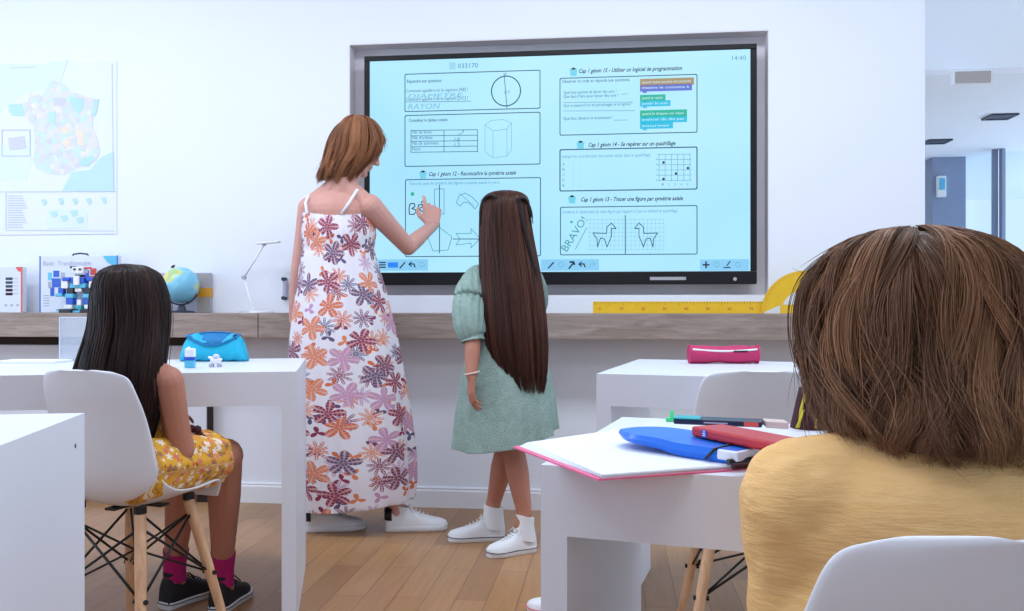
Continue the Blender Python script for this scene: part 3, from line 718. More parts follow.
for pts, mm in (([(70, 97), (84, 99), (82, 110), (78, 114), (72, 106)], 'mapg'), ([(94, 100), (99, 99), (96, 115), (92, 116)], 'mapg'), ([(8, 105), (22, 104), (25, 116), (12, 115)], 'mapg'),
                ([(48, 112), (56, 112), (55, 126), (49, 122)], 'mapsea'), ([(60, 128), (68, 126), (70, 134), (62, 134)], 'mapo'), ([(76, 130), (84, 130), (85, 146), (78, 145)], 'mapo'), ([(62, 140), (70, 138), (70, 146), (64, 147)], 'mapo'),
                ([(80, 160), (92, 156), (96, 158), (88, 166), (81, 166)], 'mapg'), ([(54, 98), (66, 98), (64, 106), (54, 106)], 'mapp'), ([(8, 138), (24, 136), (26, 148), (10, 150)], 'mapp')):
    flat(pts, M[mm], 'region', 0.0062)
k = MB(); k.ribbon([Wl(x, y, 0.0052) for x, y in ((2, 130), (30, 130), (30, 156), (2, 156))], 0.004, NN, closed=True)
k.ribbon([Wl(x, y, 0.0052) for x, y in ((-40, 192), (116, 191.5))], 0.003, NN)
k.ribbon([Wl(x, y, 0.0052) for x, y in ((6, 193), (6, 230), (114, 231))], 0.002, NN); k.ribbon([Wl(x, y, 0.0052) for x, y in ((112, 64), (113.5, 190))], 0.002, NN)
k.ribbon([Wl(x, y, 0.0052) for x, y in ((10, 68), (36, 67))], 0.002, NN)
for i in range(14): k.ribbon([Wl(x, y, 0.0052) for x, y in ((8, 196+i*2.4), (22+(i*7 % 6), 196+i*2.4))], 0.003, NN)
k.build('legend_lines', M['mapl'], MP)
flat([(46+2*math.cos(0), 212), (50, 209), (84, 209), (88, 214), (86, 228), (50, 229), (46, 222)], M['mappale'], 'world_inset', 0.0052)
for x, y in ((44, 202), (61, 201), (75, 201), (89, 201), (104, 200)): flat([(x-3, y-2), (x+1, y-3), (x+3, y+1), (x, y+4)], M['mapg'], 'island', 0.0058)
for x, y in ((54, 214), (64, 218), (74, 213), (80, 220)): flat([(x-4, y-2), (x+3, y-3), (x+4, y+2), (x-1, y+4)], M['mapg'], 'continent', 0.006)

# small wall handset half hidden by the teacher's arm
a0 = Wl(284, 278, 0); a1 = Wl(288.5, 299, 0)
t_ = thing('wall_handset', (a0.x, 0, a1.z), 0, 'small grey wall bracket with dark ends beside teacher arm', 'wall fitting')
m_ = MB(); m_.bb((a0.x+0.004, -0.03, a1.z+0.008), (a1.x, 0, a0.z-0.012)); m_.build('body', M['boxg'], t_, bevel=0.004)
for z in (a0.z-0.006, a1.z+0.004):
    m_ = MB(); m_.cyl((a0.x+0.008, -0.034, z), (a0.x+0.008, 0, z), 0.009); m_.build('end_cap', M['globebase'], t_, smooth=True, angle=40)

# ---------------------------------------------------------------- things on the ledge
ledge = zt
def LP(px, y): return Vector((onY(px, 311, y).x, y, ledge))
def carton(name, px0, px1, pytop, yf, dep, label, mt, cat='box', grp=None):
    a = onY(px0, 300, yf).x; c = onY(px1, 300, yf).x; zt_ = onY(px0, pytop, yf).z
    t = thing(name, ((a+c)/2, yf+dep/2, ledge), 0, label, cat, grp)
    k = MB(); k.bb((a, yf, ledge), (c, yf+dep, zt_)); k.build('carton', mt, t, bevel=0.002)
    return t, a, c, zt_
t1, a, c, z1 = carton('robot_kit_box', 39.5, 118, 256, -0.10, 0.03, 'large white toy robot kit carton with pictures, behind the built robot', M['box'])
yb = -0.1005
k = MB(); k.text('Basic  Transformable', (a+0.02, yb, z1-0.045), XD, UD, 0.022, width=0.24); k.build('printed_title', M['boxg'], t1)
k = MB(); k.bb((a, yb-0.0006, ledge), (a+0.006, yb, z1)); k.build('blue_edge', M['bot1'], t1)
k = MB(); k.bb((c-0.006, yb-0.0006, ledge), (c, yb, z1)); k.build('blue_edge', M['bot1'], t1)
k = MB(); k.prism([(c-0.075, yb, z1-0.001), (c-0.006, yb, z1-0.001), (c-0.006, yb, z1-0.05), (c-0.03, yb, z1-0.045), (c-0.055, yb, z1-0.03)], NN*0.0006); k.build('corner_patch', M['bot2'], t1)
k = MB(); cx = (a+c)/2; k.tube([(cx-0.04, -0.085, z1), (cx-0.035, -0.085, z1+0.008), (cx, -0.085, z1+0.012), (cx+0.035, -0.085, z1+0.008), (cx+0.04, -0.085, z1)], 0.004); k.build('carry_handle', M['globebase'], t1, smooth=True)
def printbot(x, z, s, pal, par):
    for i, (dx, dz, w_, h_) in enumerate(((0, .42, .3, .3), (-.32, .3, .2, .36), (.32, .3, .2, .36), (0, 0, .44, .42), (-.2, -.42, .2, .4), (.2, -.42, .2, .4), (-.34, -.1, .14, .3), (.34, -.1, .14, .3))):
        k = MB(); k.bb((x+(dx-w_/2)*s, yb-0.0007, z+(dz-h_/2)*s), (x+(dx+w_/2)*s, yb, z+(dz+h_/2)*s)); k.build('printed_figure', pal[i % len(pal)], par)
printbot(a+0.085, ledge+0.14, 0.10, [M['bot1'], M['bot2'], M['boxg'], M['bot1']], t1)
printbot(a+0.27, ledge+0.15, 0.10, [M['red2'], M['bot1'], M['boxg']], t1)
k = MB()
for i in range(5): k.bb((a+0.02, yb-0.0006, ledge+0.03+i*0.012), (a+0.05, yb, ledge+0.034+i*0.012))
k.build('printed_lines', M['boxg'], t1)
t2, a, c, z2 = carton('robot_kit_box', -14, 22.5, 267, -0.10, 0.03, 'smaller white toy kit carton with dark component photos, at left frame edge', M['box'])
k = MB(); k.bb((c-0.008, yb-0.0006, ledge), (c, yb, z2)); k.build('edge_print', M['red2'], t2)
k = MB(); k.prism([(c-0.035, yb, z2-0.001), (c-0.008, yb, z2-0.001), (c-0.008, yb, z2-0.024), (c-0.022, yb, z2-0.02)], NN*0.0006); k.build('corner_patch', M['red2'], t2)
for i in range(5):
    k = MB(); k.bb((c-0.085, yb-0.0006, z2-0.062-i*0.018), (c-0.05, yb, z2-0.050-i*0.018)); k.build('printed_picture', M['navy'] if i < 3 else M['scr'], t2)
k = MB()
for i in range(5): k.bb((c-0.047, yb-0.0006, z2-0.055-i*0.018), (c-0.02, yb, z2-0.053-i*0.018))
for i in range(3): k.bb((c-0.09+i*0.03, yb-0.0006, ledge+0.03), (c-0.078+i*0.03, yb, ledge+0.04))
k.build('printed_lines', M['boxg'], t2)
# the built robot model
RB = thing('robot_model', LP(80, -0.155), 0, 'assembled blue, white and black toy building-block robot in front of large carton', 'toy robot')
ro = LP(80, -0.155)
def rb(dx, dz, w_, h_, d_, mt, dy=0, nm='block'):
    dx *= 1.12; dz *= 0.86; w_ *= 1.1; h_ *= 0.86; k = MB(); k.box((ro.x+dx, ro.y+dy, ledge+dz), (w_, d_, h_)); k.build(nm, mt, RB, bevel=min(0.0025, w_*0.2, h_*0.2, d_*0.2))
wm_, b1, b2, b3 = M['white'], M['bot1'], M['bot2'], M['bot3']
for sx in (-1, 1):
    rb(sx*.045, .010, .052, .020, .06, b3, -0.01, 'foot'); rb(sx*.075, .014, .02, .012, .05, b2, -0.01, 'foot_plate'); rb(sx*.045, .032, .036, .022, .034, wm_, 0, 'ankle')
    rb(sx*.038, .062, .032, .036, .032, b1, 0, 'shin'); rb(sx*.038, .090, .036, .022, .036, b2, 0, 'knee'); rb(sx*.036, .118, .030, .032, .03, b3, 0, 'thigh')
    rb(sx*.060, .150, .028, .040, .03, wm_, 0, 'upper_arm'); rb(sx*.078, .118, .024, .034, .026, b1 if sx < 0 else b3, 0, 'forearm'); rb(sx*.086, .095, .03, .018, .03, b2, 0, 'hand')
    rb(sx*.052, .180, .034, .02, .036, b1, 0, 'shoulder'); rb(sx*.012, .232, .01, .01, .004, b3, -0.022, 'eye')
rb(0, .145, .068, .026, .04, b2, 0, 'waist'); rb(0, .172, .060, .034, .044, b1, 0, 'chest'); rb(0, .172, .024, .05, .012, wm_, -0.026, 'chest_plate'); rb(0, .198, .03, .014, .03, b3, 0, 'neck')
rb(0, .228, .05, .034, .04, wm_, 0, 'head'); rb(.032, .240, .03, .010, .02, M['red2'], 0, 'antenna'); rb(-.03, .244, .02, .012, .02, b3, 0, 'antenna'); rb(0, .122, .03, .02, .03, wm_, 0, 'hip')
rb(0, .006, .04, .012, .05, b2, 0, 'base_plate'); rb(0, .028, .026, .02, .03, M['teal'], 0, 'block'); rb(0, .055, .02, .03, .02, wm_, 0, 'block')
# globe
def globemat():
    m = bpy.data.materials.new('globe_print'); m.use_nodes = True; t = NT(m)
    n = t.noise(t.map(t.obj(), loc=(0.3, 0.1, 0.62)), 11, 2, 0.45)
    c = t.ramp(n, [(0, srgb(126, 198, 228)), (0.5, srgb(140, 208, 232)), (0.57, srgb(206, 212, 140)), (0.63, srgb(170, 204, 140)), (0.70, srgb(232, 208, 130))], True)
    t.put(t.p.inputs['Base Color'], c); t.p.inputs['Roughness'].default_value = 0.3; return m
gc = onY(180.5, 285, -0.12); gR = 0.083
GL = thing('globe', (gc.x, gc.y, ledge), 0, 'small light-blue world globe on dark stand standing on the ledge', 'globe')
k = MB(); k.ell(gc, (gR, gR, gR), nu=40, nv=24); k.build('sphere', globemat(), GL, smooth=True)
tl = math.radians(23); ax = Vector((-math.sin(tl), 0, math.cos(tl)))
k = MB(); sd = Vector((math.cos(tl), 0, math.sin(tl)))
k.tube([gc+(ax*math.cos(u)+sd*math.sin(u))*(gR+0.007) for u in [math.radians(140+i*(250-140)/20) for i in range(21)]][::1], 0.004, 8)
k.cyl(gc+ax*(gR-0.002), gc+ax*(gR+0.012), 0.004); k.cyl(gc-ax*(gR-0.002), gc-ax*(gR+0.012), 0.004); k.build('meridian_arm', M['globebase'], GL, smooth=True)
k = MB(); k.ell(gc+ax*(gR+0.010), (0.012, 0.005, 0.005), R=Matrix.Rotation(-0.5, 3, 'Y')); k.build('top_cap', M['black'], GL, smooth=True)
k = MB()
k.loft([[(gc.x+0.006+r*math.cos(i*math.pi/16), gc.y+r*math.sin(i*math.pi/16), z) for i in range(32)] for r, z in ((0.058, ledge), (0.058, ledge+0.006), (0.05, ledge+0.009), (0.02, ledge+0.011), (0.016, ledge+0.03), (0.012, gc.z-gR-0.008))], capa=True, capb=True)
k.build('stand', M['globebase'], GL, smooth=True, angle=35)
t3, a, c, z3 = carton('storage_carton', 150, 210, 273, -0.028, 0.024, 'pale grey carton with amber band behind the globe', M['boxg'])
k = MB(); zz = onY(200, 288, -0.028).z; z4 = onY(200, 297, -0.028).z; k.bb((a-0.001, -0.0292, z4), (c+0.001, -0.003, zz)); k.build('amber_band', M['orange'], t3)
k = MB(); k.bb((onY(197, 300, -0.029).x, -0.0288, ledge+0.002), (c+0.0005, -0.028, z3-0.002)); k.build('end_print', M['signb'], t3)
# desk lamp
LM = thing('desk_lamp', LP(262, -0.12), 0, 'white angled desk lamp standing on the ledge beside the teacher', 'lamp')
base = LP(262, -0.12)
k = MB(); k.loft([[(base.x+0.055*r*math.cos(i*math.pi/14), base.y+0.055*r*math.sin(i*math.pi/14), ledge+z) for i in range(28)] for r, z in ((1, 0), (1, 0.006), (0.9, 0.010))], capa=True, capb=True); k.build('base', M['white'], LM, smooth=True, angle=40)
p0 = onY(253, 309, -0.12); p1_ = onY(244, 277.5, -0.12); p2_ = onY(264.5, 244, -0.12)
k = MB(); k.tube([(base.x-0.03, -0.12, ledge+0.008), p0, p1_], 0.0045); k.build('lower_arm', M['white'], LM, smooth=True)
k = MB(); k.tube([p1_, p2_], 0.0045); k.build('upper_arm', M['white'], LM, smooth=True)
k = MB(); k.cyl(p1_+Vector((0, -0.009, 0)), p1_+Vector((0, 0.009, 0)), 0.009); k.cyl(p2_+Vector((0, -0.009, 0)), p2_+Vector((0, 0.009, 0)), 0.007); k.build('joint', M['boxg'], LM, smooth=True, angle=40)
h0 = onY(257, 244, -0.12); h1 = onY(280, 241.5, -0.12)
k = MB(); k.box(((h0.x+h1.x)/2, -0.12, (h0.z+h1.z)/2), ((h1.x-h0.x), 0.035, 0.009), R=Matrix.Rotation(-0.08, 3, 'Y')); k.build('lamp_head', M['white'], LM, bevel=0.004)
k = MB(); k.tube([(base.x-0.03, -0.10, ledge+0.004), (base.x-0.09, -0.07, ledge+0.012), (base.x-0.14, -0.05, ledge+0.005)], 0.002); k.build('cable', M['white'], LM, smooth=True)
# ruler and protractor
r0 = onY(593, 306, -0.16); r1 = onY(764, 306, -0.16); rh = 11.5/227
t_ = thing('board_ruler', (r0.x, -0.165, ledge), 0, 'long yellow classroom ruler lying on edge on the ledge under the screen', 'ruler')
k = MB(); k.bb((r0.x, -0.168, ledge), (r1.x, -0.160, ledge+rh)); k.build('blade', M['yellow'], t_, bevel=0.001)
k = MB(); n_ = 60
for i in range(n_):
    x = r0.x+0.01+(r1.x-r0.x-0.02)*i/(n_-1); l = 0.012 if i % 5 == 0 else 0.007
    k.bb((x-0.0007, -0.1687, ledge+rh-l-0.002), (x+0.0007, -0.168, ledge+rh-0.002))
k.build('graduations', M['scr'], t_)
k = MB()
for i, s in enumerate(('0', '10', '20', '30', '40', '50', '60', '70')): k.text(s, (r0.x+0.025+i*(r1.x-r0.x-0.05)/7.4, -0.1682, ledge+0.014), XD, UD, 0.012)
k.build('numerals', M['red'], t_)
pc = onY(805, 311, -0.185); R1 = 0.178; R0 = 0.098
t_ = thing('board_protractor', (pc.x, -0.185, ledge), 0, 'yellow half-round classroom protractor standing at the right end of the ruler', 'protractor')
k = MB(); N = 48; Hh = 0.036
outer = [(pc.x+R1*math.cos(math.pi*i/N), ledge+0.0005+max(0, R1*math.sin(math.pi*i/N))) for i in range(N+1)]
inner = [(pc.x+R0*math.cos(math.pi*i/N), ledge+0.0005+max(Hh, R0*math.sin(math.pi*i/N)*1.0)) for i in range(N+1)]
fr_, bk = -0.189, -0.183
vsr = []
for (x, z) in outer: vsr.append((x, fr_, z))
for (x, z) in inner: vsr.append((x, fr_, z))
fs = [(i, i+1, N+2+i, N+1+i) for i in range(N)]
nb = len(vsr); vsr += [(x, bk, z) for (x, _, z) in vsr]
fs += [tuple(nb+q for q in reversed(f)) for f in fs]
for i in range(N): fs.append((i+1, i, nb+i, nb+i+1)); fs.append((N+1+i, N+2+i, nb+N+2+i, nb+N+1+i))
k.add(vsr, fs); k.bb((pc.x-R1, fr_, ledge+0.0004), (pc.x+R1, bk, ledge+0.001)); k.bb((pc.x-R0*1.02, fr_, ledge+0.0004), (pc.x+R0*1.02, bk, ledge+Hh+0.001)); k.build('arc_plate', M['yellow'], t_)
k = MB()
for i in range(0, 91):
    t = math.pi*i/90; l = 0.018 if i % 5 == 0 else 0.01
    k.ribbon([(pc.x+(R1-0.004)*math.cos(t), fr_, ledge+(R1-0.004)*math.sin(t)+0.001), (pc.x+(R1-0.004-l)*math.cos(t), fr_, ledge+(R1-0.004-l)*math.sin(t)+0.001)], 0.0012, NN)
k.build('graduations', M['orange'], t_)

# ---------------------------------------------------------------- desks
ZD = 0.732
def desk(pfr, pbk, side, width, ap, leg, label, hole=False):
    """pfr/pbk: camera-frame (X,Y) of the visible end's front and back corner; side=+1 desk extends to the right of it"""
    f = CW(pfr[0], pfr[1], 0); bk_ = CW(pbk[0], pbk[1], 0)
    dv = (bk_-f); dep = dv.length; dv.normalize(); sv = Vector((dv.y, -dv.x, 0))*side   # into the desk's length
    cen = f+dv*dep/2+sv*width/2
    rz = math.atan2(-dv.x, dv.y)
    t = thing('school_desk', (cen.x, cen.y, 0), rz, label, 'desk', 'white slab-legged desks')
    Mx = wm(t)
    k = MB(Mx); k.box((0, 0, ZD-0.009), (width, dep, 0.018)); k.build('tabletop', M['desk'], t)
    for s in (-1, 1):
        k = MB(Mx); k.box((0, s*(dep/2-0.0125), ZD-0.018-(ap-0.018)/2), (width-2*leg, 0.025, ap-0.018)); k.build('apron', M['desk'], t)
    for s in (-1, 1):
        k = MB(Mx); k.box((s*(width/2-leg/2), 0, (ZD-0.018)/2), (leg, dep, ZD-0.018)); lg = k.build('leg_panel', M['desk'], t)
        if hole and s == 1:
            k = MB(Mx); k.cyl((width/2-0.001, dep/2-0.05, ZD-0.05), (width/2+0.0005, dep/2-0.05, ZD-0.05), 0.004); k.build('screw_hole', M['globebase'], lg)
    return t
desk((-0.645, 0.93), (-0.748, 1.54), -1, 1.3, 0.095, 0.04, 'white desk cut by the left frame edge, nearest the camera', True)
desk((-0.615, 2.507), (-0.736, 3.144), -1, 1.35, 0.095, 0.04, 'white desk with the cyan pencil case, in front of long-haired seated girl')
desk((0.034, 1.039), (0.186, 1.484), 1, 1.3, 0.082, 0.032, 'white desk with blue binder and red pencil box, in front of child in yellow')
desk((0.2328, 2.425), (0.446, 3.09), 1, 1.3, 0.088, 0.04, 'white desk with the pink pencil case, near the wooden ledge')

# ---------------------------------------------------------------- shell chairs
def shell_chair(X, Y, fwd, label, sc=1.0, seat=0.42, bh=0.35):
    """(X,Y) seat centre in camera frame, fwd = facing direction in camera frame"""
    fw = Vector((fwd[0], fwd[1], 0)).normalized(); c = CW(X, Y, 0)
    wfw = Vector((fw.x*CA-fw.y*SA, fw.x*SA+fw.y*CA, 0)); rz = math.atan2(-wfw.x, wfw.y)
    t = thing('shell_chair', (c.x, c.y, 0), rz, label, 'chair', 'white shell chairs with wooden legs')
    Mx = wm(t)
    # profile: (y, z, halfwidth, edge lift, edge forward)
    K = [(0.205, seat-0.035, 0.150, 0.0, 0.0), (0.200, seat-0.008, 0.168, 0.010, 0.0), (0.16, seat+0.004, 0.185, 0.016, 0), (0.06, seat-0.008, 0.195, 0.026, 0), (-0.05, seat-0.018, 0.200, 0.045, 0.01),
         (-0.13, seat+0.002, 0.198, 0.055, 0.03), (-0.175, seat+0.06, 0.192, 0.03, 0.06), (-0.195, seat+0.14, 0.188, 0.005, 0.065), (-0.210, seat+0.22, 0.182, 0, 0.055), (-0.224, seat+bh-0.06, 0.172, 0, 0.045), (-0.232, seat+bh-0.02, 0.158, -0.002, 0.038), (-0.236, seat+bh-0.003, 0.132, -0.006, 0.03), (-0.237, seat+bh, 0.10, -0.006, 0.02)]
    R_ = interp(K, 44); rings = []
    for (y, z, hw, li, fo) in R_:
        row = []
        for i in range(25):
            u = -1+2*i/24; e = abs(u)**2.4
            row.append(Vector((u*hw*sc, (y+fo*e)*sc, z+li*e)))
        rings.append(row)
    k = MB(Mx); k.loft(rings, closed=False); k.build('seat_shell', M['shell'], t, smooth=True, solid=0.007, sub=1)
    zb_ = seat-0.028
    top = {}; bot = {}
    for i, (sx, sy) in enumerate(((-1, 1), (1, 1), (1, -1), (-1, -1))):
        a_ = Vector((sx*0.115*sc, sy*0.105*sc, zb_)); b_ = Vector((sx*0.205*sc, sy*0.20*sc, 0.0))
        top[i] = a_; bot[i] = b_
        k = MB(Mx); k.tube([b_, b_.lerp(a_, 0.3), b_.lerp(a_, 0.7), a_], [0.009, 0.0125, 0.0145, 0.014], 14); k.build('leg', M['beech'], t, smooth=True, angle=50)
    k = MB(Mx)
    for i in range(4):
        j = (i+1) % 4
        for (p, q) in ((i, j), (j, i)):
            k.tube([top[p].lerp(bot[p], 0.08), top[q].lerp(bot[q], 0.50)], 0.0035, 8)
    for i in range(4):
        k.tube([top[i].lerp(bot[i], 0.5), Vector((0, 0, zb_-0.12)), top[(i+2) % 4].lerp(bot[(i+2) % 4], 0.08)], 0.003, 8)
    k.build('wire_brace', M['wire'], t, smooth=True)
    k = MB(Mx)
    for i in range(4):
        k.cyl(top[i]+Vector((0, 0, 0.002)), top[i]+Vector((0, 0, 0.018)), 0.0155); k.cyl(top[i].lerp(bot[i], 0.5)-Vector((0.02*(1 if top[i].x > 0 else -1), 0, 0)), top[i].lerp(bot[i], 0.5)+Vector((0.018*(1 if top[i].x > 0 else -1), 0, 0)), 0.006)
    k.box((0, 0, zb_+0.004), (0.23*sc, 0.03, 0.006)); k.box((0, 0, zb_+0.004), (0.03, 0.21*sc, 0.006)); k.build('seat_mount', M['wire'], t)
    return t
shell_chair(-0.985, 2.30, (0.33, 0.94), 'white shell chair the long-haired girl in floral top sits on', 0.84, 0.43, 0.335)
shell_chair(0.381, 0.80, (0.03, 1), 'white shell chair of the child in yellow, at bottom right', 0.95, 0.43, 0.336)
shell_chair(0.62, 2.28, (0.12, 1), 'empty white shell chair between the two right-hand desks', 0.88, 0.43, 0.335)

# ---------------------------------------------------------------- hair
def hair(name, rows, n, parent, mt, frame, rad=0.001, segs=16, s_rng=(0.9, 1.02), t0=(0.0, 0.25), t1=(0.85, 1.0), wob=0.004, swirl=0.0, allow=None, clump=40, shell=0.9, flyaway=0, curl=0.0, cw=0.0, phi0=0, tips=0.0, shell_end=0.9, shell_skip=None):
    """rows: (x,y,z,rx,ry) from crown to tip in `frame`; strands run down the envelope"""
    rng = np.random.RandomState(abs(hash(name+str(n))) % 1000 if False else n % 997)
    R_ = interp(rows, 60)
    def env(t):
        x = np.clip(t, 0, 1)*59; i = np.clip(x.astype(int), 0, 58); f = (x-i)[..., None]
        return R_[i]*(1-f)+R_[i+1]*f
    phi = rng.rand(n)*2*math.pi
    cl = rng.randint(0, clump, n); cphi = rng.rand(clump)*2*math.pi
    ctint = rng.rand(clump)
    # clumping: pull strands to nearest clump angle
    dphi = (cphi[None, :]-phi[:, None]+math.pi) % (2*math.pi)-math.pi
    near = np.argmin(abs(dphi), 1); dn = dphi[np.arange(n), near]
    st = t0[0]+(t0[1]-t0[0])*rng.rand(n)**1.5; en = t1[0]+(t1[1]-t1[0])*rng.rand(n)
    if allow is not None:
        lim = np.array([allow(p) for p in phi]); en = np.minimum(en, lim*(1-0.05*rng.rand(n)))
        keep = en > st+0.03; 
    else: keep = np.ones(n, bool)
    s = s_rng[0]+(s_rng[1]-s_rng[0])*rng.rand(n)**0.7
    u = np.linspace(0, 1, segs)[None, :]
    T = st[:, None]+(en-st)[:, None]*u
    Ph = phi[:, None]+dn[:, None]*0.75*T**1.5+swirl*np.sin(T*2.5+(ctint[near]*97.0 % 6.28)[:, None])+(rng.rand(n)-0.5)[:, None]*0.12
    ph2 = rng.rand(n)*6.28; fr = 2+3*rng.rand(n)
    if cw: ph2 = (ctint[near]*53 % 6.28)+0.9*rng.rand(n); fr = 2.2+1.6*(ctint[near]*31 % 1)+0.3*rng.rand(n)
    Ph = Ph+curl*np.sin(fr[:, None]*T*3+ph2[:, None])*T
    if cw:
        cr = rng.rand(clump, 3); cq = cr[near]; T = T*(1-0.12*cq[:, 0:1]*(u**2))
    Ee = env(T)
    S_ = s[:, None]+wob*8*np.sin(T*fr[:, None]*4+ph2[:, None])*T+tips*np.clip(u-0.75, 0, 1)*4*(rng.rand(n)-0.15)[:, None]
    if cw: S_ = S_+cw*(np.sin(T*(6+5*cq[:, 0:1])+cq[:, 1:2]*6.28)*np.minimum(1, T*3)+(cq[:, 2:3]-0.5))
    X = Ee[..., 0]+Ee[..., 3]*S_*np.cos(Ph); Y = Ee[..., 1]+Ee[..., 4]*S_*np.sin(Ph); Z = Ee[..., 2]+wob*np.sin(T*9+ph2[:, None])
    P = np.stack([X, Y, Z], -1)
    if flyaway:
        nf = int(n*flyaway); idx = rng.choice(n, nf, False)
        off = (rng.rand(nf, 3)-0.5)*np.array([0.05, 0.05, 0.04]); off[:, 2] += 0.008
        P[idx] += off[:, None, :]*(u[0][None, :, None]**1.5)
    P = P[keep]; m = len(P); ti = np.clip(ctint[near][keep]*0.6+rng.rand(m)*0.4, 0, 1)
    d = np.gradient(P, axis=1); d /= np.linalg.norm(d, axis=2, keepdims=True)+1e-9
    ref = np.array([0.3, 0.2, 0.1])+rng.rand(m, 1, 3); a_ = np.cross(d, ref); a_ /= np.linalg.norm(a_, axis=2, keepdims=True)+1e-9
    b_ = np.cross(d, a_)
    taper = rad*(0.5+0.5*np.minimum(1, u*6))*(1-0.8*np.clip(u-0.7, 0, 1)/0.3); taper = taper[..., None]
    V = np.zeros((m, segs, 3, 3))
    for k_ in range(3):
        t = 2*math.pi*k_/3; V[:, :, k_] = P+(a_*math.cos(t)+b_*math.sin(t))*taper
    V = V.reshape(-1, 3)
    i0 = (np.arange(m)[:, None, None]*segs+np.arange(segs-1)[None, :, None])*3; kk = np.arange(3)[None, None, :]; k2 = (kk+1) % 3
    Fq = np.stack([i0+kk, i0+k2, i0+3+k2, i0+3+kk], -1).reshape(-1, 4)
    tint = np.repeat(ti, segs*3)
    # under-shell
    ns = 48; rs = []
    rr = R_[:int(60*shell_end)]
    ang = np.linspace(0, 2*math.pi, ns, endpoint=False)
    sv = np.zeros((len(rr), ns, 3))
    for j, (x, y, z, rx, ry) in enumerate(rr):
        sh = shell
        sv[j, :, 0] = x+rx*sh*np.cos(ang); sv[j, :, 1] = y+ry*sh*np.sin(ang); sv[j, :, 2] = z-(0.006 if j < 5 else 0)
    b0 = len(V); V = np.concatenate([V, sv.reshape(-1, 3)])
    ff = []
    for j in range(len(rr)-1):
        for i in range(ns):
            if allow is not None and (j+1)/60 > allow(ang[i])*0.97: continue
            k_ = (i+1) % ns; ff.append((b0+j*ns+i, b0+(j+1)*ns+i, b0+(j+1)*ns+k_, b0+j*ns+k_))
    Fq = np.concatenate([Fq, np.array(ff)])
    tint = np.concatenate([tint, np.full(len(rr)*ns, 0.12)])
    Mx = np.array(wm(parent).inverted() @ frame) if parent else np.array(frame)
    V = V @ Mx[:3, :3].T+Mx[:3, 3]
    me = bpy.data.meshes.new(name); me.vertices.add(len(V)); me.vertices.foreach_set('co', V.ravel())
    me.loops.add(len(Fq)*4); me.loops.foreach_set('vertex_index', Fq.ravel().astype(np.int32))
    me.polygons.add(len(Fq)); me.polygons.foreach_set('loop_start', (np.arange(len(Fq))*4).astype(np.int32)); me.polygons.foreach_set('loop_total', np.full(len(Fq), 4, np.int32))
    me.materials.append(mt); me.update(calc_edges=True)
    at = me.attributes.new('tint', 'FLOAT', 'POINT'); at.data.foreach_set('value', tint.astype(np.float32))
    me.polygons.foreach_set('use_smooth', [True]*len(me.polygons))
    ob = bpy.data.objects.new(name, me); COL.objects.link(ob)
    if parent: ob.parent = parent; MATW[ob.name] = wm(parent)
    return ob

# ---------------------------------------------------------------- people
FRAME = Matrix.Translation((0, CAMY, 0)) @ Matrix.Rotation(A, 4, 'Z')     # camera-aligned ground frame
def Q(px, py, Y): return Vector(((px-512)/F*Y, Y, CAMZ-(py-305.5)/F*Y))   # pixel -> camera-aligned ground frame
def rotz(v, a): return Matrix.Rotation(a, 3, 'Z') @ Vector(v)
def hand(k, wrist, d, n, thumb, sc, curls, spread=0.08):
    """d: wrist->knuckles, n: back of hand normal, thumb: +1 thumb toward d x n"""
    d = Vector(d).normalized(); n = (Vector(n)-d*Vector(n).dot(d)).normalized(); s = d.cross(n)*thumb; w_ = Vector(wrist)
    offs = [0.030, 0.010, -0.010, -0.028]; plen = [0.086, 0.090, 0.085, 0.076]; fl = [(0.042, 0.025, 0.020), (0.046, 0.028, 0.021), (0.042, 0.026, 0.020), (0.034, 0.019, 0.018)]
    for o_, pl_, ln, cu in zip(offs, plen, fl, curls):
        kn = w_+(d*pl_+s*o_)*sc
        k.cap(w_+(d*0.008+s*o_*0.6)*sc, kn, 0.0135*sc, 0.0115*sc, 10)
        ang = cu*0.6; p = kn; sd = o_/0.03*spread
        for i, l in enumerate(ln):
            dd = (d*math.cos(ang)-n*math.sin(ang)+s*sd).normalized(); q = p+dd*l*sc
            k.cap(p, q, (0.0095-0.0012*i)*sc, (0.0086-0.0012*i)*sc, 8); p = q; ang += cu
    tb = w_+(d*0.022+s*0.026)*sc; t1_ = tb+(d*0.028+s*0.022-n*0.012)*sc; t2_ = t1_+(d*0.026+s*0.008-n*0.012)*sc; t3_ = t2_+(d*0.02-s*0.004-n*0.006)*sc
    k.cap(w_+(d*0.01+s*0.014)*sc, tb, 0.015*sc, 0.013*sc, 10); k.cap(tb, t1_, 0.0125*sc, 0.011*sc, 8); k.cap(t1_, t2_, 0.0105*sc, 0.0095*sc, 8); k.cap(t2_, t3_, 0.0095*sc, 0.008*sc, 8)
